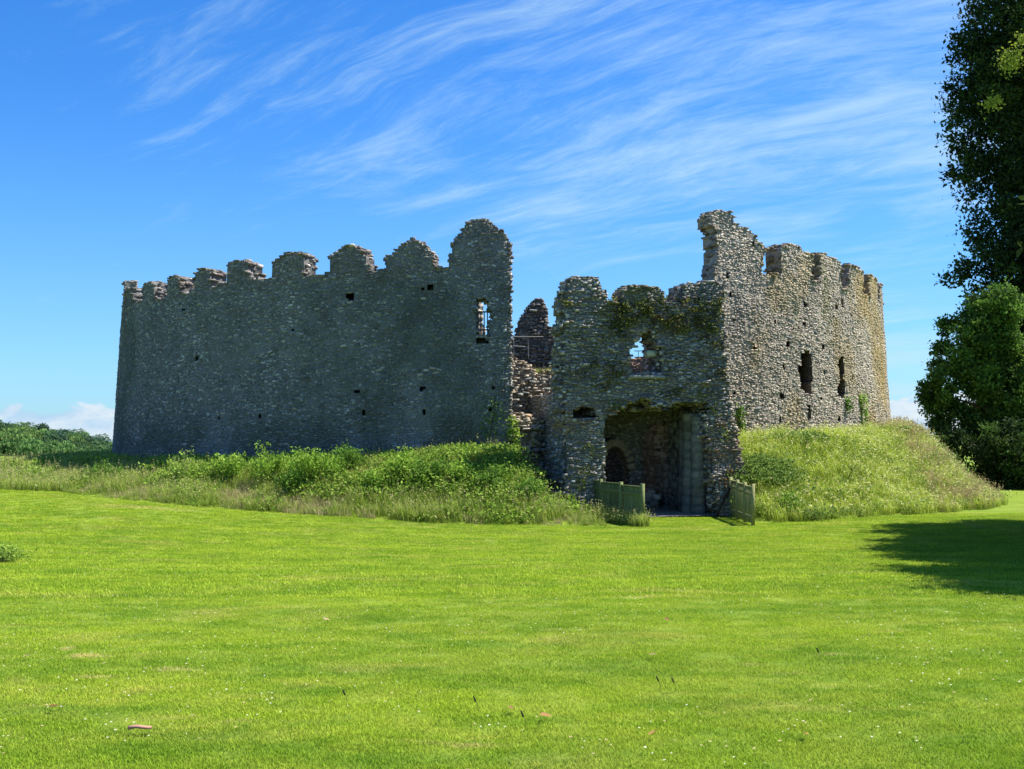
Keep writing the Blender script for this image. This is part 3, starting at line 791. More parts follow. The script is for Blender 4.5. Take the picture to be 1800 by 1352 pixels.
# drainpipe-like post on top of the wall corner left of the tall fragment
a_, z_ = SH.pix(1232, 500)

# ------------------------------------------------------------------ fences
def fence(label, p0, p1, npan, gap, bw, H, step, col, brace=None):
    T_ = thing('fence', label, 'fence')
    p0 = np.array(p0); p1 = np.array(p1); L_ = np.linalg.norm(p1-p0); t = (p1-p0)/L_; n = np.array([t[1], -t[0]])
    def blk(name, s, off, z, h3, c_=col, roll=0.):
        xy = p0+t*s+n*off
        return block(name, (xy[0], xy[1], z), h3, yawn=(t, n), col=c_, parent=T_, bev=.08, mat_=M_wood, jit=.012, roll=roll)
    for k_ in range(npan):
        s0 = L_*k_/npan; s1 = L_*(k_+1)/npan; top = H-step*(k_)
        s = s0+.07
        while s+bw < s1:
            zb = float(terrain(*(p0+t*s)))
            blk('board', s+bw/2, 0, zb+(top)/2+.02, (bw/2-.004, top/2-.03+rng.uniform(-.01, .01), .011), np.array(col)*rng.uniform(.7, 1.25))
            s += bw+gap
        zb = float(terrain(*(p0+t*(s0+s1)/2)))
        blk('rail', (s0+s1)/2, .035, zb+.25, ((s1-s0)/2, .04, .02)); blk('rail', (s0+s1)/2, .035, zb+top-.2, ((s1-s0)/2, .04, .02))
        blk('top_rail', (s0+s1)/2, 0, zb+top+.015, ((s1-s0)/2-.05, .02, .04))
        for s in ([s0] if k_ else [s0])+([s1] if k_ == npan-1 else []):
            blk('post', s, .01, zb+top/2+.06, (.05, top/2+.06, .05), np.array(col)*1.1)
    if brace is not None:
        b0_, b1_ = brace; V, f = tube(b0_, b1_, .05, 4); obj('brace', mesh_np('brace', V, [f], np.tile((.05, .035, .025), (len(V), 1)), M_wood), T_)
fence('green weathered board fence on the left side of the gate path', (2.35, 36.2), (3.87, 32.2), 3, .0, .14, 1.2, .035, (.13, .155, .06))
fence('green weathered picket fence with a diagonal brace on the right side of the gate path', (7.3, 36.3), (7.2, 32.5), 3, .07, .11, 1.2, .035, (.25, .25, .11), brace=((6.72, 36.0, 0), (7.27, 36.25, .95)))

# ------------------------------------------------------------------ plants
def leaves(C, size, spread_up=.3, cols=None, asp=.5, droop=0.):
    """folded leaf of four triangles at each point"""
    N = len(C); d = rng.normal(0, 1, (N, 3)); d[:, 2] += spread_up; d /= np.linalg.norm(d, axis=1)[:, None]
    r2 = rng.normal(0, 1, (N, 3)); sdv = np.cross(d, r2); sdv /= np.linalg.norm(sdv, axis=1)[:, None]+1e-9
    nn = np.cross(sdv, d)
    s_ = (np.asarray(size)*np.ones(N)*rng.uniform(.6, 1.3, N))[:, None]
    V = np.stack([C, C+d*s_*.45+sdv*s_*asp*.5+nn*s_*.08, C+d*s_, C+d*s_*.45-sdv*s_*asp*.5+nn*s_*.08], 1).reshape(-1, 3)
    b = np.arange(N)[:, None]*4
    Fc = np.concatenate([b+np.array([[0, 1, 2]]), b+np.array([[0, 2, 3]])])
    return V, Fc, np.repeat(cols, 4, 0)
def limb(pts, r0, r1, n=6):
    V = []; f = []
    for i, p_ in enumerate(pts):
        p_ = Vector(p_); d = (Vector(pts[min(i+1, len(pts)-1)])-Vector(pts[max(i-1, 0)])).normalized()
        q_ = d.to_track_quat('Z', 'Y').to_matrix(); r = r0+(r1-r0)*i/(len(pts)-1)
        for k_ in range(n): V.append(tuple(p_+q_@Vector((r*math.cos(k_*6.2832/n), r*math.sin(k_*6.2832/n), 0))))
        if i:
            for k_ in range(n): f.append([(i-1)*n+k_, (i-1)*n+(k_+1) % n, i*n+(k_+1) % n, i*n+k_])
    return V, f
def join(parts):
    V = []; Fq = []; off = 0
    for v, f in parts: V += list(v); Fq += [[i+off for i in q_] for q_ in f]; off += len(v)
    return V, Fq
def clump_tree(label, cat, base, H, trunk_r, clumps, nleaf, lsize, cols, group=None, name='tree', loose=.25, up=.25, limbs=True):
    """clumps: list of (x,y,z,rx,ry,rz) in world coordinates relative to base"""
    T_ = thing(name, label, cat, group, loc=base)
    P_ = [[(0, 0, -.3), (.05, .03, H*.3), (-.05, .08, H*.6), (0, 0, H*.92)]]
    parts = [limb(P_[0], trunk_r, trunk_r*.25, 9)]
    ws = np.array([c_[3]*c_[5] for c_ in clumps])
    for c_ in clumps:
        if limbs and c_[3] > .5:
            zs = max(min(c_[2]-.35*abs(c_[0]), H*.85), .6)
            parts.append(limb([(0, 0, zs), (c_[0]*.5, c_[1]*.5, zs+.45*(c_[2]-zs)+.1), (c_[0]*.9, c_[1]*.9, c_[2])], trunk_r*.35, .03, 5))
    V, f = join(parts)
    obj('trunk', mesh_np('trunk', V, [f], np.tile((.10, .08, .06), (len(V), 1)), M_bark), T_)
    cnt = (ws/ws.sum()*nleaf).astype(int)
    Cs = []; cc = []
    for c_, n_ in zip(clumps, cnt):
        k_ = max(n_//55, 3)
        sub = rng.normal(0, 1, (k_, 3)); sub /= np.linalg.norm(sub, axis=1)[:, None]
        sub *= (rng.random((k_, 1))**.3)
        tone = rng.uniform(.65, 1.3, k_); ci = rng.integers(0, len(cols), k_)
        sid = rng.integers(0, k_, n_)
        sr = loose*min(1.0, .5+c_[3]*.25)
        off_ = np.clip(rng.normal(0, 1, (n_, 3)), -1.5, 1.5)*np.array([sr, sr, sr*.7])*rng.uniform(.4, 1.2, (n_, 1))
        Cs.append(np.array(c_[:3])+sub[sid]*np.array(c_[3:6])+off_)
        cc.append(np.array(cols)[ci[sid]]*tone[sid][:, None]*rng.uniform(.75, 1.25, (n_, 1)))
    Cs = np.concatenate(Cs); cc = np.concatenate(cc)
    V, Fc, cv = leaves(Cs, lsize, up, cc)
    obj('crown', mesh_np('crown', V, [Fc], cv, M_leaf), T_)
    return T_
def at(u, v, Yd): return ((u-900)/F*Yd, Yd, EYE+(HOR-v)/F*Yd)

dk = [(.036, .066, .018), (.024, .046, .016), (.055, .095, .022)]
md = [(.10, .19, .03), (.15, .26, .04), (.06, .12, .022)]
# tall dark tree behind the mound on the right: clumps follow its outline at its own distance
Yt = 68.0
bx_, by_ = 34.5, 69.0
bz_ = float(terrain(bx_, by_))
sil = [(1690, -40, 2.2), (1712, 40, 2.2), (1680, 85, 1.4), (1672, 140, 1.4), (1674, 200, 1.5), (1690, 250, 2.0), (1670, 290, 1.1), (1708, 330, 2.1), (1716, 400, 2.2), (1702, 140, 2.0), (1700, 190, 1.8), (1712, 90, 2.2), (1712, 460, 1.8), (1672, 487, .55), (1652, 495, .38), (1690, 472, .8), (1712, 530, 1.8), (1716, 575, 1.6), (1708, 620, 1.5), (1745, 590, 2.2), (1715, 680, 1.6), (1720, 740, 1.8),
       (1735, 130, 3.2), (1740, 230, 3.2), (1760, 330, 3.2), (1770, 450, 3.2), (1790, 60, 3.6), (1790, 550, 3.2), (1760, 660, 3.0), (1740, 760, 3.0)]
cl_ = []
for u, v, r_ in sil:
    x_, y_, z_ = at(u, v, Yt-rng.uniform(-1., 1.5)); cl_.append((x_+r_*.8-bx_, y_-by_, z_-bz_, r_, r_, r_*1.15))
for k_ in range(46):
    an = rng.uniform(0, 6.28); hz = rng.uniform(3, 34)
    cl_.append((5.0*math.cos(an)*rng.uniform(.3, 1)+1.2, 5.0*math.sin(an)*rng.uniform(.3, 1), hz, 2.6, 2.6, 3.0))
clump_tree('very tall dark evergreen tree filling the right edge, beyond the mound', 'tree', (bx_, by_, bz_), 36, .7, cl_, 230000, .30, dk, loose=.55)
tall_tree = [o for o in COL.objects if o.name == 'tree'][0]
Cs = []
for u, v, n_, sp in ((1776, 112, 300, .35), (1784, 95, 140, .25), (1741, 185, 130, .22), (1748, 178, 90, .2), (1795, 70, 90, .2)):
    x_, y_, z_ = at(u, v, 62.6); Cs.append(np.array((x_-bx_, y_-by_, z_-bz_))+rng.normal(0, sp, (n_, 3)))
Cs = np.concatenate(Cs); V, Fc, cv = leaves(Cs, .2, .4, np.array([(.30, .36, .05)])*rng.uniform(.7, 1.2, (len(Cs), 1)))
obj('young_shoots', mesh_np('young_shoots', V, [Fc], cv, M_leaf), tall_tree, kind='stuff', label='bright yellow-green young shoots on the dark crown')
# lighter, lower broadleaf tree in front of it
bx2, by2 = 26.2, 60.0; bz2 = float(terrain(bx2, by2))
cl_ = []
for u, v, r_ in [(1705, 548, .55), (1740, 540, .8), (1690, 590, .7), (1675, 572, .35), (1648, 690, .3), (1624, 678, .16), (1662, 770, .3), (1655, 612, .3), (1632, 666, .28), (1630, 712, .28), (1650, 748, .35), (1668, 640, .5), (1650, 650, .4), (1640, 690, .5), (1660, 720, .6), (1700, 660, .9), (1730, 600, .8), (1720, 740, 1.0), (1760, 700, 1.1), (1790, 640, 1.0), (1780, 760, 1.2)]:
    r_ *= 1.43; x_, y_, z_ = at(u, v, 60); cl_.append((x_+r_*.5-bx2, rng.uniform(-1, 1), z_-bz2, r_, r_, r_))
clump_tree('lower sunlit broadleaf tree under the tall dark evergreen', 'tree', (bx2, by2, bz2), 8.5, .25, cl_, 60000, .22, md, loose=.4)
bx3, by3 = 26.5, 57.0; bz3 = float(terrain(bx3, by3))
cl_ = []
for u, v, r_ in [(1665, 770, .6), (1690, 790, .8), (1720, 810, 1.0), (1750, 790, 1.3), (1790, 830, 1.5), (1750, 850, 1.0), (1830, 800, 1.8), (1770, 890, 1.2), (1810, 880, 1.6), (1740, 860, 1.0), (1800, 905, 1.4), (1770, 912, 1.0), (1845, 900, 1.8)]:  # lowest clumps stand in for the dark shade at the right edge
    r_ *= 1.3; x_, y_, z_ = at(u, v, 57); cl_.append((x_+r_*.4-bx3, rng.uniform(-.5, 1.2), z_-bz3, r_, r_, r_))
clump_tree('dark leafy bush at the foot of the trees, behind the right slope', 'bush', (bx3, by3, bz3), 3.2, .12, cl_, 55000, .2, dk+md[2:], name='bush', loose=.3)
# unseen trees added outside the right of the frame to shade the lawn
def added_shade_tree(x_, y_, H, rad, nl, label):
    z0 = float(terrain(x_, y_)); cl_ = []
    for k_ in range(44):
        hz = rng.uniform(1.4, H); rr_ = rad*math.sqrt(max(1-((hz-H*.5)/(H*.52))**2, .03)); an = rng.uniform(0, 6.28)
        cl_.append((rr_*math.cos(an)*rng.uniform(.3, .8), rr_*math.sin(an)*rng.uniform(.3, .8), hz, 1.3, 1.3, 1.2))
    clump_tree(label, 'tree', (x_, y_, z0), H, .3, cl_, int(nl*1.3), .22, dk, loose=.4)
added_shade_tree(19.2, 31.2, 13.0, 3.9, 60000, 'added dark shade tree at the lawn edge just outside the frame on the right')
added_shade_tree(16.2, 24.6, 12.5, 3.8, 60000, 'middle one of the dark trees added for shade outside the frame on the right')
added_shade_tree(13.5, 18.0, 10.0, 3.2, 50000, 'added dark shade tree nearest the camera outside the frame on the right')
added_shade_tree(17.8, 28.0, 12.0, 3.4, 46000, 'added dark shade tree behind the middle one outside the frame on the right')
added_shade_tree(15.1, 21.4, 11.0, 3.3, 46000, 'added dark shade tree between the middle and the nearest outside the frame on the right')
added_shade_tree(12.0, 14.9, 8.0, 2.8, 50000, 'lowest added dark shade tree beside the camera outside the frame on the right')

# distant wood on the valley side
def far_tree_mesh(seed, H, Wd, cols):
    cl_ = []; Cs = []; cc = []
    for k_ in range(16):
        hz = rng.uniform(.25, .95)*H; rr_ = Wd*math.sqrt(max(1-((hz-H*.5)/(H*.55))**2, .05)); an = rng.uniform(0, 6.28)
        c_ = np.array((rr_*.6*math.cos(an), rr_*.6*math.sin(an), hz)); tone = rng.uniform(.7, 1.25)
        o_ = rng.normal(0, 1, (280, 3)); o_ /= np.linalg.norm(o_, axis=1)[:, None]
        Cs.append(c_+o_*np.array([Wd*.42, Wd*.42, H*.14])*rng.uniform(.7, 1.1, (280, 1)))
        cc.append(np.tile(np.array(cols[rng.integers(0, len(cols))])*tone, (280, 1))*rng.uniform(.8, 1.2, (280, 1)))
    V, Fc, cv = leaves(np.concatenate(Cs), .6, .2, np.concatenate(cc), asp=.8)
    tv, tf = limb([(0, 0, -1), (0, 0, H*.5), (0, 0, H*.85)], .35, .1, 6)
    return mesh_np('crown', V, [Fc], cv, M_leaf), mesh_np('trunk', tv, [tf], np.tile((.10, .08, .06), (len(tv), 1)), M_bark)
fm = [far_tree_mesh(1, 15, 5.5, [(.11, .21, .06), (.15, .26, .07)]), far_tree_mesh(2, 18, 6.5, [(.12, .22, .07), (.09, .17, .07)]),
      far_tree_mesh(3, 20, 4.5, [(.06, .12, .08), (.08, .14, .08)]), far_tree_mesh(4, 13, 6.5, [(.17, .27, .07), (.13, .22, .06)])]
ORD = 'first second third fourth fifth sixth seventh eighth ninth tenth eleventh twelfth thirteenth fourteenth fifteenth sixteenth seventeenth eighteenth'.split()
kinds = ['pale round-crowned', 'broad mid-green', 'dark narrow', 'low yellowish-green']
cnt_ = 0
for row, Yd in enumerate((235, 262, 292, 325)):
    for nrow, u in enumerate(range(-50, 235, 17)):
        uu = u+random.uniform(-7, 7); Y2 = Yd+random.uniform(-9, 9); x_ = (uu-900)/F*Y2
        vt = np.interp(uu, [-60, 0, 60, 130, 165, 205, 260], [740, 744, 750, 758, 767, 782, 796])+(3-row)*8+random.uniform(-3, 3)
        k_ = random.choice((0, 0, 1, 1, 2, 3)); Hm = (15, 18, 20, 13)[k_]
        ztop = EYE+(HOR-vt)/F*Y2; zg = float(terrain(x_, Y2)); sc = random.uniform(.7, .95)
        # tree stands on the ground; its height follows from the skyline
        hgt = max(min(ztop-zg, Hm*1.5), 6); 
        T_ = thing('woodland_tree', '%s tree, %s from the left in the %s row of the distant wood' % (kinds[k_], ORD[nrow], ('nearest', 'second', 'third', 'farthest')[row]), 'tree', 'trees of the distant wood left of the castle', loc=(x_, Y2, zg))
        T_.scale = (sc, sc, hgt/Hm); T_.rotation_euler = (0, 0, random.uniform(0, 6.28))
        obj('crown', fm[k_][0], T_); obj('trunk', fm[k_][1], T_); cnt_ += 1

# ---- scattering of instanced tufts with geometry nodes
def scatter(name, pts, rot, scl, idx, protos, **kw):
    colp = bpy.data.collections.new(name+'_kinds')
    for i, me in enumerate(protos):
        o = bpy.data.objects.new('%s_kind_%02d' % (name, i), me); colp.objects.link(o)
    me = bpy.data.meshes.new(name); me.vertices.add(len(pts)); me.vertices.foreach_set('co', np.asarray(pts, np.float32).ravel())
    for nm, tp, val in (('yaw', 'FLOAT', rot), ('size', 'FLOAT', scl), ('pick', 'INT', idx)):
        at_ = me.attributes.new(nm, tp, 'POINT'); at_.data.foreach_set('value', np.asarray(val, np.float32 if tp == 'FLOAT' else np.int32))
    o = obj(name, me, **kw)
    ng = bpy.data.node_groups.new(name, 'GeometryNodeTree')
    ng.interface.new_socket('Geometry', in_out='INPUT', socket_type='NodeSocketGeometry'); ng.interface.new_socket('Geometry', in_out='OUTPUT', socket_type='NodeSocketGeometry')
    N_ = ng.nodes; Lk = ng.links
    gi = N_.new('NodeGroupInput'); go = N_.new('NodeGroupOutput'); ip_ = N_.new('GeometryNodeInstanceOnPoints')
    ci = N_.new('GeometryNodeCollectionInfo'); ci.inputs['Collection'].default_value = colp; ci.inputs['Separate Children'].default_value = True; ci.inputs['Reset Children'].default_value = True
    ip_.inputs['Pick Instance'].default_value = True
    def na_(nm, tp):
        n_ = N_.new('GeometryNodeInputNamedAttribute'); n_.data_type = tp; n_.inputs[0].default_value = nm; return n_.outputs['Attribute']
    cx_ = N_.new('ShaderNodeCombineXYZ'); Lk.new(na_('yaw', 'FLOAT'), cx_.inputs[2])
    Lk.new(gi.outputs[0], ip_.inputs['Points']); Lk.new(ci.outputs[0], ip_.inputs['Instance']); Lk.new(na_('pick', 'INT'), ip_.inputs['Instance Index'])
    Lk.new(cx_.outputs[0], ip_.inputs['Rotation']); Lk.new(na_('size', 'FLOAT'), ip_.inputs['Scale']); Lk.new(ip_.outputs[0], go.inputs[0])
    md_ = o.modifiers.new('scatter', 'NODES'); md_.node_group = ng
    return o
def blades(n, rad, h, wd, col, bend=.35, seg=3, head=None, colv=.25, m=None):
    V = []; F3 = []; C_ = []
    for i in range(n):
        a = rng.uniform(0, 6.28); r = rad*math.sqrt(rng.random()); b = np.array([r*math.cos(a), r*math.sin(a), 0.])
        hh = h*rng.uniform(.55, 1.15); az = rng.uniform(0, 6.28); be = bend*hh*rng.uniform(.2, 1.3); dv = np.array([math.cos(az), math.sin(az), 0]); sv = np.array([-dv[1], dv[0], 0])
        o = len(V); ww = wd*rng.uniform(.7, 1.3); c_ = np.array(col[rng.integers(0, len(col))])*rng.uniform(1-colv, 1+colv)
        for s_ in range(seg):
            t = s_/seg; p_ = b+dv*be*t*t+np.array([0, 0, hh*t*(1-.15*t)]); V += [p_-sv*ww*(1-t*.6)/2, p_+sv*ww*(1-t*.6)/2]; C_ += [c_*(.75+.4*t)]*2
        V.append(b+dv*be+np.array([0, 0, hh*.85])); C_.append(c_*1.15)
        for s_ in range(seg-1): F3 += [[o+2*s_, o+2*s_+1, o+2*s_+3], [o+2*s_, o+2*s_+3, o+2*s_+2]]
        F3.append([o+2*seg-2, o+2*seg-1, o+2*seg])
        if head is not None and rng.random() < head[0]:
            tip = V[-1]; hc = np.array(head[1])*rng.uniform(.8, 1.2)
            for k_ in range(head[2]):
                q0 = tip-np.array([dv[0]*.02, dv[1]*.02, 0])+rng.normal(0, 1, 3)*np.array(head[3]); s2 = head[4]*rng.uniform(.6, 1.3)
                o = len(V); d1 = rng.normal(0, 1, 3)*s2; d2 = rng.normal(0, 1, 3)*s2*.5; V += [q0-d1*.5, q0+d2, q0+d1*.5, q0-d2]; C_ += [hc]*4; F3 += [[o, o+1, o+2], [o, o+2, o+3]]
    return mesh_np('tuft', np.array(V), [np.array(F3)], np.array(C_), m or M_leaf)
def weed(n, h, size, col, spread=.28):
    C0 = np.stack([rng.normal(0, spread, n), rng.normal(0, spread, n), h*rng.random(n)**.6], -1)
    cc = np.array(col)[rng.integers(0, len(col), n)]*rng.uniform(.7, 1.3, (n, 1))
    V, Fc, cv = leaves(C0, size, .5, cc, asp=.55)
    st = [limb([(0, 0, 0), (rng.normal(0, spread*.5), rng.normal(0, spread*.5), h*.5), (rng.normal(0, spread), rng.normal(0, spread), h*.95)], .008, .004, 3) for _ in range(6)]
    v2, f2 = join(st); tri = []
    for q_ in f2: tri += [[q_[0], q_[1], q_[2]], [q_[0], q_[2], q_[3]]]
    Fa = np.concatenate([Fc, np.array(tri)+len(V)]); return mesh_np('weed', np.concatenate([V, np.array(v2)]), [Fa], np.concatenate([cv, np.tile((.10, .14, .04), (len(v2), 1))]), M_leaf)

# lawn turf near the camera: short blades
one = [(1.5, 1.5, 1.4), (1.75, 1.62, 1.4), (1.2, 1.25, 1.3), (2.0, 1.85, 2.0)]
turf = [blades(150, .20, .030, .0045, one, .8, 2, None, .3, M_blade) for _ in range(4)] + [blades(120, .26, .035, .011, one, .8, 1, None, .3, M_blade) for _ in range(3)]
Np = 40000
yy = 4.4+33*rng.random(Np)**1.35; xx = (rng.random(Np)-.5)*2*(yy*.5+6)
r_ = np.hypot(xx-CX, yy-CY); axx = (xx-GC[0])*GT[0]+(yy-GC[1])*GT[1]; keep = (r_ > outer_r(xx, yy)) | ((np.abs(axx-.3) < 2.2) & (r_ > 21.6))
xx, yy = xx[keep], yy[keep]; zz_ = terrain(xx, yy)
far = yy > 13
pick = np.where(far, rng.integers(4, 7, len(xx)), rng.integers(0, 4, len(xx)))
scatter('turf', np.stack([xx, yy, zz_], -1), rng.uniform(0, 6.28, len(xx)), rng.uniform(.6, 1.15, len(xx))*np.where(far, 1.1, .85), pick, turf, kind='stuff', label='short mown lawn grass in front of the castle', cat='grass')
# daisies and clover heads
def daisy(col, s):
    V = []; f = []
    for k_ in range(5):
        a = k_*1.2566+rng.random()*.3; V += [(0, 0, .045), (s*math.cos(a-.4), s*math.sin(a-.4), .05), (s*1.2*math.cos(a), s*1.2*math.sin(a), .046), (s*math.cos(a+.4), s*math.sin(a+.4), .05)]; f.append([4*k_, 4*k_+1, 4*k_+2, 4*k_+3])
    return mesh_np('daisy', V, [f], np.tile(col, (len(V), 1)), M_leaf)
Nd = 2600
yy = 4.6+24*rng.random(Nd)**1.3; xx = (rng.random(Nd)-.5)*2*(yy*.49); 
kp = fbm(xx*.5, yy*.5, 101, 3) > .42; xx, yy = xx[kp], yy[kp]
scatter('daisies', np.stack([xx, yy, terrain(xx, yy)], -1), rng.uniform(0, 6, len(xx)), rng.uniform(.6, 1.3, len(xx)), rng.integers(0, 3, len(xx)),
        [daisy((.7, .7, .5), .005), daisy((.75, .72, .58), .006), daisy((.55, .45, .25), .007)], kind='stuff', label='scattered white clover and daisy heads in the lawn', cat='flowers')

# tall grass round the foot of the walls
gcol = [(.20, .32, .03), (.27, .38, .045), (.36, .43, .08)]
gp_ = [(.32, .40, .08), (.40, .42, .12), (.26, .37, .06)]
tall = [blades(34, .20, .42, .012, gcol, .5, 3), blades(34, .20, .50, .012, gcol+gp_[:1], .5, 3, (.1, (.40, .42, .15), 4, (.012, .012, .05), .03)),
        blades(26, .18, .58, .010, gp_, .35, 3, (.16, (.42, .40, .17), 4, (.012, .012, .06), .03)), blades(40, .26, .28, .014, gcol, .7, 2),
        weed(90, .28, .11, [(.20, .33, .04), (.30, .43, .06)]), weed(110, .38, .10, [(.19, .31, .035), (.30, .42, .07)]),
        blades(36, .22, .30, .012, [(.44, .37, .18), (.50, .44, .24), (.34, .33, .12)], .7, 2)]
def rs_points(n, ph0, ph1, r0, r1, pw=1.):
    ph = R_(1)*rng.uniform(ph0, ph1, n); r = np.sqrt(rng.uniform(r0**2, r1**2, n)); return CX+r*np.sin(ph), CY-r*np.cos(ph)
def corridor(x, y, half=2.6):
    ax = (x-GC[0])*GT[0]+(y-GC[1])*GT[1]; bx = -((x-GC[0])*GD[0]+(y-GC[1])*GD[1]); return (np.abs(ax-.25) < half) & (bx > -12)
def lim_r(x, y): return outer_r(x, y)+.3*(vnoise(x*1.3, y*1.3, 7)-.5)
x1, y1 = rs_points(10500, -100, 9, 19.1, 25.6)
kp = (np.hypot(x1-CX, y1-CY) < lim_r(x1, y1)) & ~corridor(x1, y1, 2.7); x1, y1 = x1[kp], y1[kp]
# strip running on to the left, and the corner beside the fence
x2 = rng.uniform(-30, -14, 5200); y2 = rng.uniform(35.6, 50, 5200); kp = (y2 > 36.2+.25*(x2+17)+.3*np.sin(x2*2)) & (np.hypot(x2-CX, y2-CY) > 24.6); x2, y2 = x2[kp], y2[kp]
x3 = rng.uniform(1.2, 3.9, 420); y3 = 36.3-(x3-2.2)*2.35-rng.uniform(-.2, 1.6, 420)*.75; kp = y3 > 31.6; x3, y3 = x3[kp], y3[kp]
xa = np.concatenate([x1, x2, x3]); ya = np.concatenate([y1, y2, y3]); rr_ = np.hypot(xa-CX, ya-CY)
nz = fbm(xa*.55, ya*.55, 15, 3); edge_ = ss(rr_, 22.2, 23.6)
pk_ = np.where(rng.random(len(xa)) < .25+.6*edge_, rng.integers(0, 3, len(xa)), np.where(nz > .5, rng.integers(4, 6, len(xa)), rng.integers(0, 4, len(xa))))
pk_ = np.where((pk_ >= 4) & (xa > -6) & (rng.random(len(xa)) < .45), rng.choice([0, 1, 3, 3], len(xa)), pk_)
pk_ = np.where((fbm(xa*.9, ya*.9, 27, 3) > .60) & (rng.random(len(xa)) < .7), 6, pk_)
pk_ = np.where(np.arange(len(xa)) >= len(x1), rng.choice([0, 1, 2, 2, 1], len(xa)), pk_)
sc_ = rng.uniform(.6, 1.15, len(xa))*(.7+.6*nz)*(1-.55*ss(rr_, 24.3, 25.2)*(np.arange(len(xa)) < len(x1)))
scatter('long_grass', np.stack([xa, ya, terrain(xa, ya)], -1), rng.uniform(0, 6.28, len(xa)), sc_, pk_, tall, kind='stuff', label='long seeding grass and weeds on the bank below the left curtain wall', cat='grass')
# meadow on the right slope, paler with flower heads
pale = [(.36, .48, .05), (.46, .57, .07), (.56, .61, .14)]
mead = [blades(36, .20, .50, .012, pale, .6, 3), blades(36, .20, .60, .011, pale, .5, 3, (.16, (.55, .55, .24), 4, (.02, .02, .04), .035)),
        blades(30, .22, .55, .011, pale[1:], .55, 3, (.3, (.66, .66, .32), 3, (.035, .035, .02), .03)), blades(36, .24, .34, .014, gcol+pale[:1], .6, 2),
        blades(30, .18, .65, .010, [(.30, .27, .12), (.38, .33, .15)], .4, 3, (.3, (.44, .36, .18), 5, (.012, .012, .06), .03)), weed(90, .32, .09, [(.17, .27, .05), (.22, .32, .07)])]
x1, y1 = rs_points(9000, 16, 110, 19.1, 25.4)
kp = (np.hypot(x1-CX, y1-CY) < lim_r(x1, y1)) & ~corridor(x1, y1, 2.95); x1, y1 = x1[kp], y1[kp]
rr_ = np.hypot(x1-CX, y1-CY); nz = fbm(x1*.6, y1*.6, 19, 3)
pk_ = np.where((nz > .74) | (rng.random(len(x1)) < .08), 5, np.where(nz < .42, rng.choice([2, 2, 1], len(x1)), rng.choice([0, 1, 2, 3, 0, 1], len(x1))))
pk_ = np.where((rng.random(len(x1)) < .25) & (x1 > 15), 4, pk_)
scatter('meadow_grass', np.stack([x1, y1, terrain(x1, y1)], -1), rng.uniform(0, 6.28, len(x1)), rng.uniform(.6, 1.15, len(x1))*(.75+.5*nz), pk_, mead, kind='stuff', label='pale flowering meadow grass covering the sunlit slope below the right curtain wall', cat='grass')

# bushes on the left bank
def bush(u, v, h, wd, col, label, n=1500, ls=.11, stems=False):
    x_, y_ = pix_ground(u, v); z0 = float(terrain(x_, y_))
    T_ = thing('shrub', label, 'shrub', loc=(x_, y_, z0))
    st = []; Cs = []
    for k_ in range(int(9+wd*5)):
        an = rng.uniform(0, 6.28); rr_ = wd*.5*math.sqrt(rng.random()); tip = np.array((rr_*math.cos(an), rr_*math.sin(an), h*rng.uniform(.55, 1.05)*(1-.45*(rr_/(wd*.5))**2)))
        st.append(limb([(tip[0]*.15, tip[1]*.15, -.05), (tip[0]*.5, tip[1]*.5, tip[2]*.6), tuple(tip)], .016, .006, 4))
        m_n = n//int(9+wd*5); t_ = rng.random(m_n)**.45
        Cs.append(tip[None]*np.stack([.35+.65*t_]*2+[t_], -1)+rng.normal(0, 1, (m_n, 3))*np.array([.13, .13, .07]))
    V, f = join(st); obj('stem', mesh_np('stem', V, [f], np.tile((.20, .22, .09) if not stems else (.42, .38, .2), (len(V), 1)), M_bark), T_)
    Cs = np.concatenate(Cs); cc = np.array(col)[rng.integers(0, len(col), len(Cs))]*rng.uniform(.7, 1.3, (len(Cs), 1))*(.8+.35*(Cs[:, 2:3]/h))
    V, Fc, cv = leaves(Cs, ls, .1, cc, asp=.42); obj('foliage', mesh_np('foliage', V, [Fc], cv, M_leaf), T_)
br = [(.25, .41, .05), (.34, .50, .07), (.17, .31, .035)]; dg = [(.11, .22, .03), (.16, .29, .04)]; yg = [(.32, .44, .08), (.24, .37, .05)]
for a_ in [(320, 854, 1.3, 1.3, yg, 'thin-leaved yellowish shrub with bare pale stems, below the wall far left', 600, .10, True),
           (405, 850, 1.35, 1.2, br, 'bright green spreading shrub against the dark wall foot, second from the left'),
           (470, 850, 1.4, 1.3, br, 'bright green bush next to the spreading shrub on the left bank', 1700),
           (555, 850, 1.3, 1.9, br, 'widest bright green bush in the middle of the left bank', 3000),
           (610, 832, .95, 1.2, dg, 'darker bush touching the right side of the widest bush'),
           (520, 866, .8, 1.2, dg, 'low dark bush in front of the widest bush'),
           (705, 846, 1.2, 1.1, br, 'rounded green bush below the centre of the left curtain wall'),
           (755, 852, 1.0, 1.2, dg, 'dark leafy bush right of the rounded green bush'),
           (660, 862, .7, 1.0, br, 'low bright bush in front of the rounded green bush'),
           (815, 848, .8, 1.1, br, 'bright low bush below the window end of the left curtain wall'),
           (865, 862, .8, 1.0, dg, 'low dark bush near the gap beside the gatehouse'),
           (930, 880, .7, 1.0, dg, 'small dark bush in the hollow at the left foot of the gatehouse'),
           (180, 850, .8, 1.6, dg, 'dark bush in the shade at the far left corner of the wall'),
           (960, 900, .6, .5, yg, 'small pale-leaved plant at the left corner of the gatehouse', 500),
           (1385, 905, .7, .9, dg, 'dark bush at the foot of the right slope near the picket fence'),
           (4, 990, .35, .6, yg, 'small unmown tuft of grass at the very left edge of the lawn', 900, .06),
           (60, 850, .7, 1.6, yg, 'weedy yellowish clump at the left edge beside the lawn', 1200)]:
    bush(*a_)

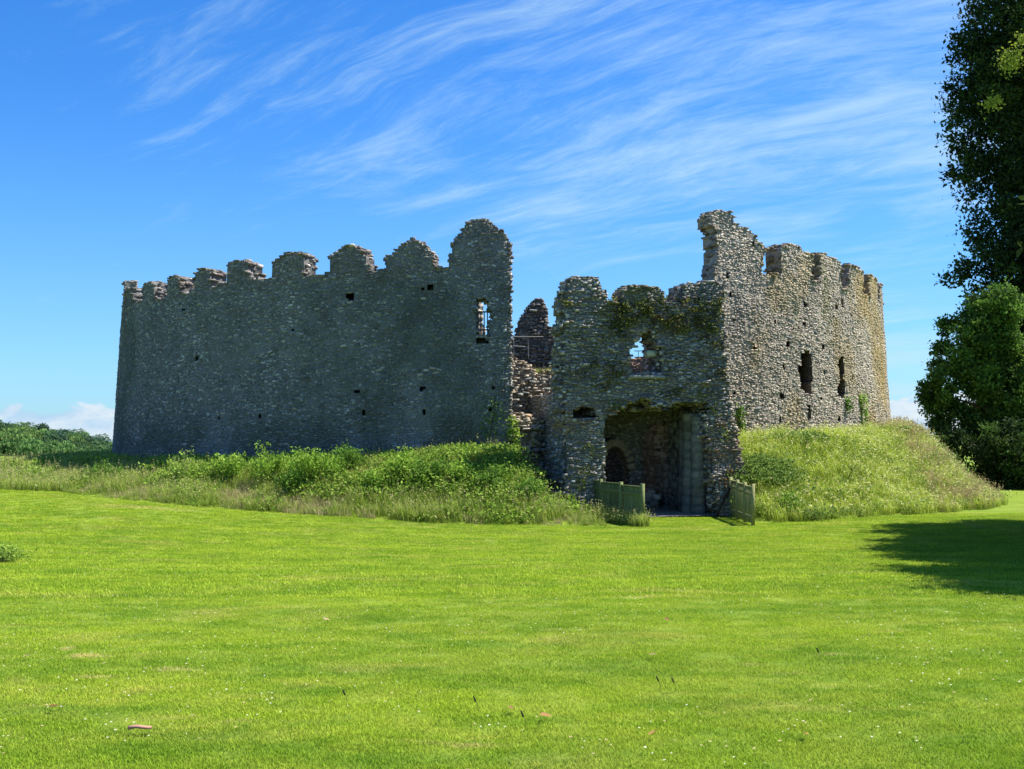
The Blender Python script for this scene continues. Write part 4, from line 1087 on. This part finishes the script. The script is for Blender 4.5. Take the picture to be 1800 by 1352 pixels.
# climbing plants on the walls
def climber(fr, pts, label, col, n=500, wd=.16, ls=.09, d=-.06):
    A_ = [fr.pix(u, v) for u, v in pts]
    w0 = fr.P(np.array(A_[0][0]), np.array(A_[0][1]), d)
    T_ = thing('climbing_plant', label, 'climbing plant', loc=tuple(w0))
    P_ = np.array([fr.P(np.array(a), np.array(z), d) for a, z in A_])-w0
    V, f = limb([tuple(p_) for p_ in P_], .02, .01, 4); obj('stem', mesh_np('stem', V, [f], np.tile((.12, .10, .06), (len(V), 1)), M_bark), T_)
    t_ = rng.random(n)*(len(P_)-1); i = np.minimum(t_.astype(int), len(P_)-2); fr_ = (t_-i)[:, None]
    Cs = P_[i]*(1-fr_)+P_[i+1]*fr_+rng.normal(0, 1, (n, 3))*np.array([wd, .05, wd*.8])
    cc = np.array(col)[rng.integers(0, len(col), n)]*rng.uniform(.7, 1.3, (n, 1))
    V, Fc, cv = leaves(Cs, ls, -.2, cc, asp=.8); obj('foliage', mesh_np('foliage', V, [Fc], cv, M_leaf), T_)
climber(SH, [(1514, 752), (1513, 720), (1511, 695)], 'green climber growing up the far right of the sunlit curtain wall', br, 500)
climber(SH, [(1488, 722), (1486, 700)], 'small green climber just under the narrow right window', dg, 160, .1)
climber(SH, [(1300, 765), (1298, 735), (1297, 715)], 'dark ivy in the angle between gatehouse and right curtain wall', dg, 350, .1)
climber(SH, [(901, 800), (902, 765), (899, 738)], 'pale green climber on the end of the left curtain wall', yg, 500, .13)
climber(SH, [(860, 770), (866, 740), (870, 700)], 'dark green growth on the shaded wall below the railed window', dg, 350, .22, .07)
# ferns and moss clumps rooted in the gatehouse front
Cs = []; cc = []
for k_ in range(420):
    u = rng.uniform(992, 1274); v = rng.choice([rng.uniform(520, 600), rng.uniform(600, 700), rng.uniform(525, 575)])
    if 1095 < u < 1172 and v > 578: continue
    if rng.random() > ss(fbm(u*.02, v*.02, 77, 2), .35, .6): continue
    a, z = GF.pix(u, v); w0 = GF.P(np.array(a), np.array(z), -.06); n_ = rng.integers(8, 40)
    Cs.append(w0+rng.normal(0, 1, (n_, 3))*np.array([.10, .05, .07])); cc.append(np.tile(np.array([(.12, .15, .03), (.24, .23, .06), (.15, .12, .06), (.06, .07, .03)][rng.integers(0, 4)])*rng.uniform(.8, 1.3), (n_, 1)))
for u, v, n_ in ((1251, 723, 70), (1262, 745, 60), (1268, 765, 60), (1258, 800, 50), (1275, 830, 60), (1280, 735, 30), (1265, 850, 40), (1075, 715, 60), (1065, 722, 60), (1085, 708, 50), (1020, 830, 80), (1030, 790, 60), (1010, 850, 80), (1290, 850, 40)):
    a, z = GF.pix(u, v); w0 = GF.P(np.array(a), np.array(z), -.07)
    Cs.append(w0+rng.normal(0, 1, (n_, 3))*np.array([.14, .05, .12])); cc.append(np.tile(np.array([(.20, .27, .04), (.16, .2, .05), (.22, .14, .06)][rng.integers(0, 3)]), (n_, 1)))
Cs = np.concatenate(Cs); cc = np.concatenate(cc)
V, Fc, cv = leaves(Cs, .085, -.1, cc*rng.uniform(.7, 1.3, (len(cc), 1)), asp=.6)
obj('wall_plants', mesh_np('wall_plants', V, [Fc], cv, M_leaf), kind='stuff', label='small ferns, moss and weeds rooted in the gatehouse front', cat='plants')
# grass on the ledge of the inner stub
xs = []; 
for k_ in range(90):
    x_, y_, z_ = at(rng.uniform(936, 984), 655, 41.5+rng.uniform(-.2, 1.0)); xs.append((x_, y_+.3, z_))
scatter('ledge_grass', np.array(xs), rng.uniform(0, 6, 90), rng.uniform(.25, .5, 90), rng.integers(0, 4, 90), tall[:4], kind='stuff', label='bright grass growing on the broken ledge between wall and gatehouse', cat='grass')

# ---- small things on the lawn
def on_lawn(u, v, dz=.03):
    x_, y_ = pix_ground(u, v); return (x_, y_, float(terrain(x_, y_))+dz)
st = thing('bark_piece', 'short pinkish-brown piece of bark lying on the lawn, lower left', 'bark', loc=on_lawn(245, 1297, .045))
V, f = limb([(-.06, 0, 0), (-.02, .004, .006), (.03, -.003, .004), (.065, .002, 0)], .011, .008, 6); V = [(a, b*1.8, c_) for a, b, c_ in V]
obj('bark', mesh_np('bark', V, [f, [list(range(6))[::-1], list(range(18, 24))]], np.tile((.42, .22, .16), (len(V), 1)), M_bark), st)
def leaf_mesh(col):
    V = [(-.04, 0, 0), (-.015, .02, .012), (.02, .018, .010), (.045, 0, .004), (.02, -.018, .012), (-.015, -.02, .010), (0, 0, .002)]
    return mesh_np('fallen_leaf', V, [[[0, 6, 1], [1, 6, 2], [2, 6, 3], [3, 6, 4], [4, 6, 5], [5, 6, 0]]], np.tile(col, (7, 1)), M_leaf)
lm = [leaf_mesh((.42, .22, .09)), leaf_mesh((.30, .15, .08)), leaf_mesh((.5, .38, .2))]
for i, (u, v, lb) in enumerate(((958, 1273, 'curled orange-brown leaf in the lawn, lower centre'), (899, 1258, 'flat reddish leaf left of the curled orange leaf'), (1148, 1161, 'orange leaf on the lawn below the gate path'),
        (1149, 1303, 'brown leaf on the lawn nearest the lower centre right'), (1172, 1097, 'small tan leaf far out on the lawn towards the gate'), (573, 1098, 'pale tan leaf in the middle of the left lawn'), (1415, 1307, 'dark brown leaf on the lower right lawn'),
        (95, 1255, 'reddish leaf at the lower left edge of the lawn'), (48, 1163, 'pale leaf near the left edge of the lawn'))):
    o = obj('fallen_leaf', lm[i % 3], None, on_lawn(u, v, .042), label=lb, cat='leaf', group='fallen leaves on the lawn'); o.rotation_euler = (.3, .2, i*1.3); o.scale = (.9,)*3
# dark plantain heads standing in the turf
ph_ = {}
for u, v, lb in ((609, 1243, 'dark seed head on a bent stalk in the lower left lawn'), (839, 1255, 'dark seed head on a bent stalk in the lower centre lawn'), (923, 1284, 'dark seed head beside the curled orange leaf'), (1160, 1217, 'left one of two dark seed heads in the lower right of centre'), (1187, 1221, 'right one of two dark seed heads in the lower right of centre'), (1441, 1163, 'dark seed head in the right lawn')):
    T_ = thing('seed_head', lb, 'weed', 'dark seed heads in the lawn', loc=on_lawn(u, v, 0))
    if not ph_:
        V, f = limb([(0, 0, 0), (.005, 0, .04), (-.01, 0, .075)], .002, .0015, 4); ph_['s'] = mesh_np('stalk', V, [f], np.tile((.10, .12, .04), (len(V), 1)), M_bark)
        V, f = limb([(-.01, 0, .070), (-.014, 0, .08), (-.02, 0, .095), (-.024, 0, .104)], .007, .004, 6); ph_['h'] = mesh_np('head', V, [f, [list(range(6))[::-1], list(range(18, 24))]], np.tile((.04, .035, .025), (len(V), 1)), M_bark)
    obj('stalk', ph_['s'], T_); obj('head', ph_['h'], T_)
print('objects', len(bpy.data.objects))
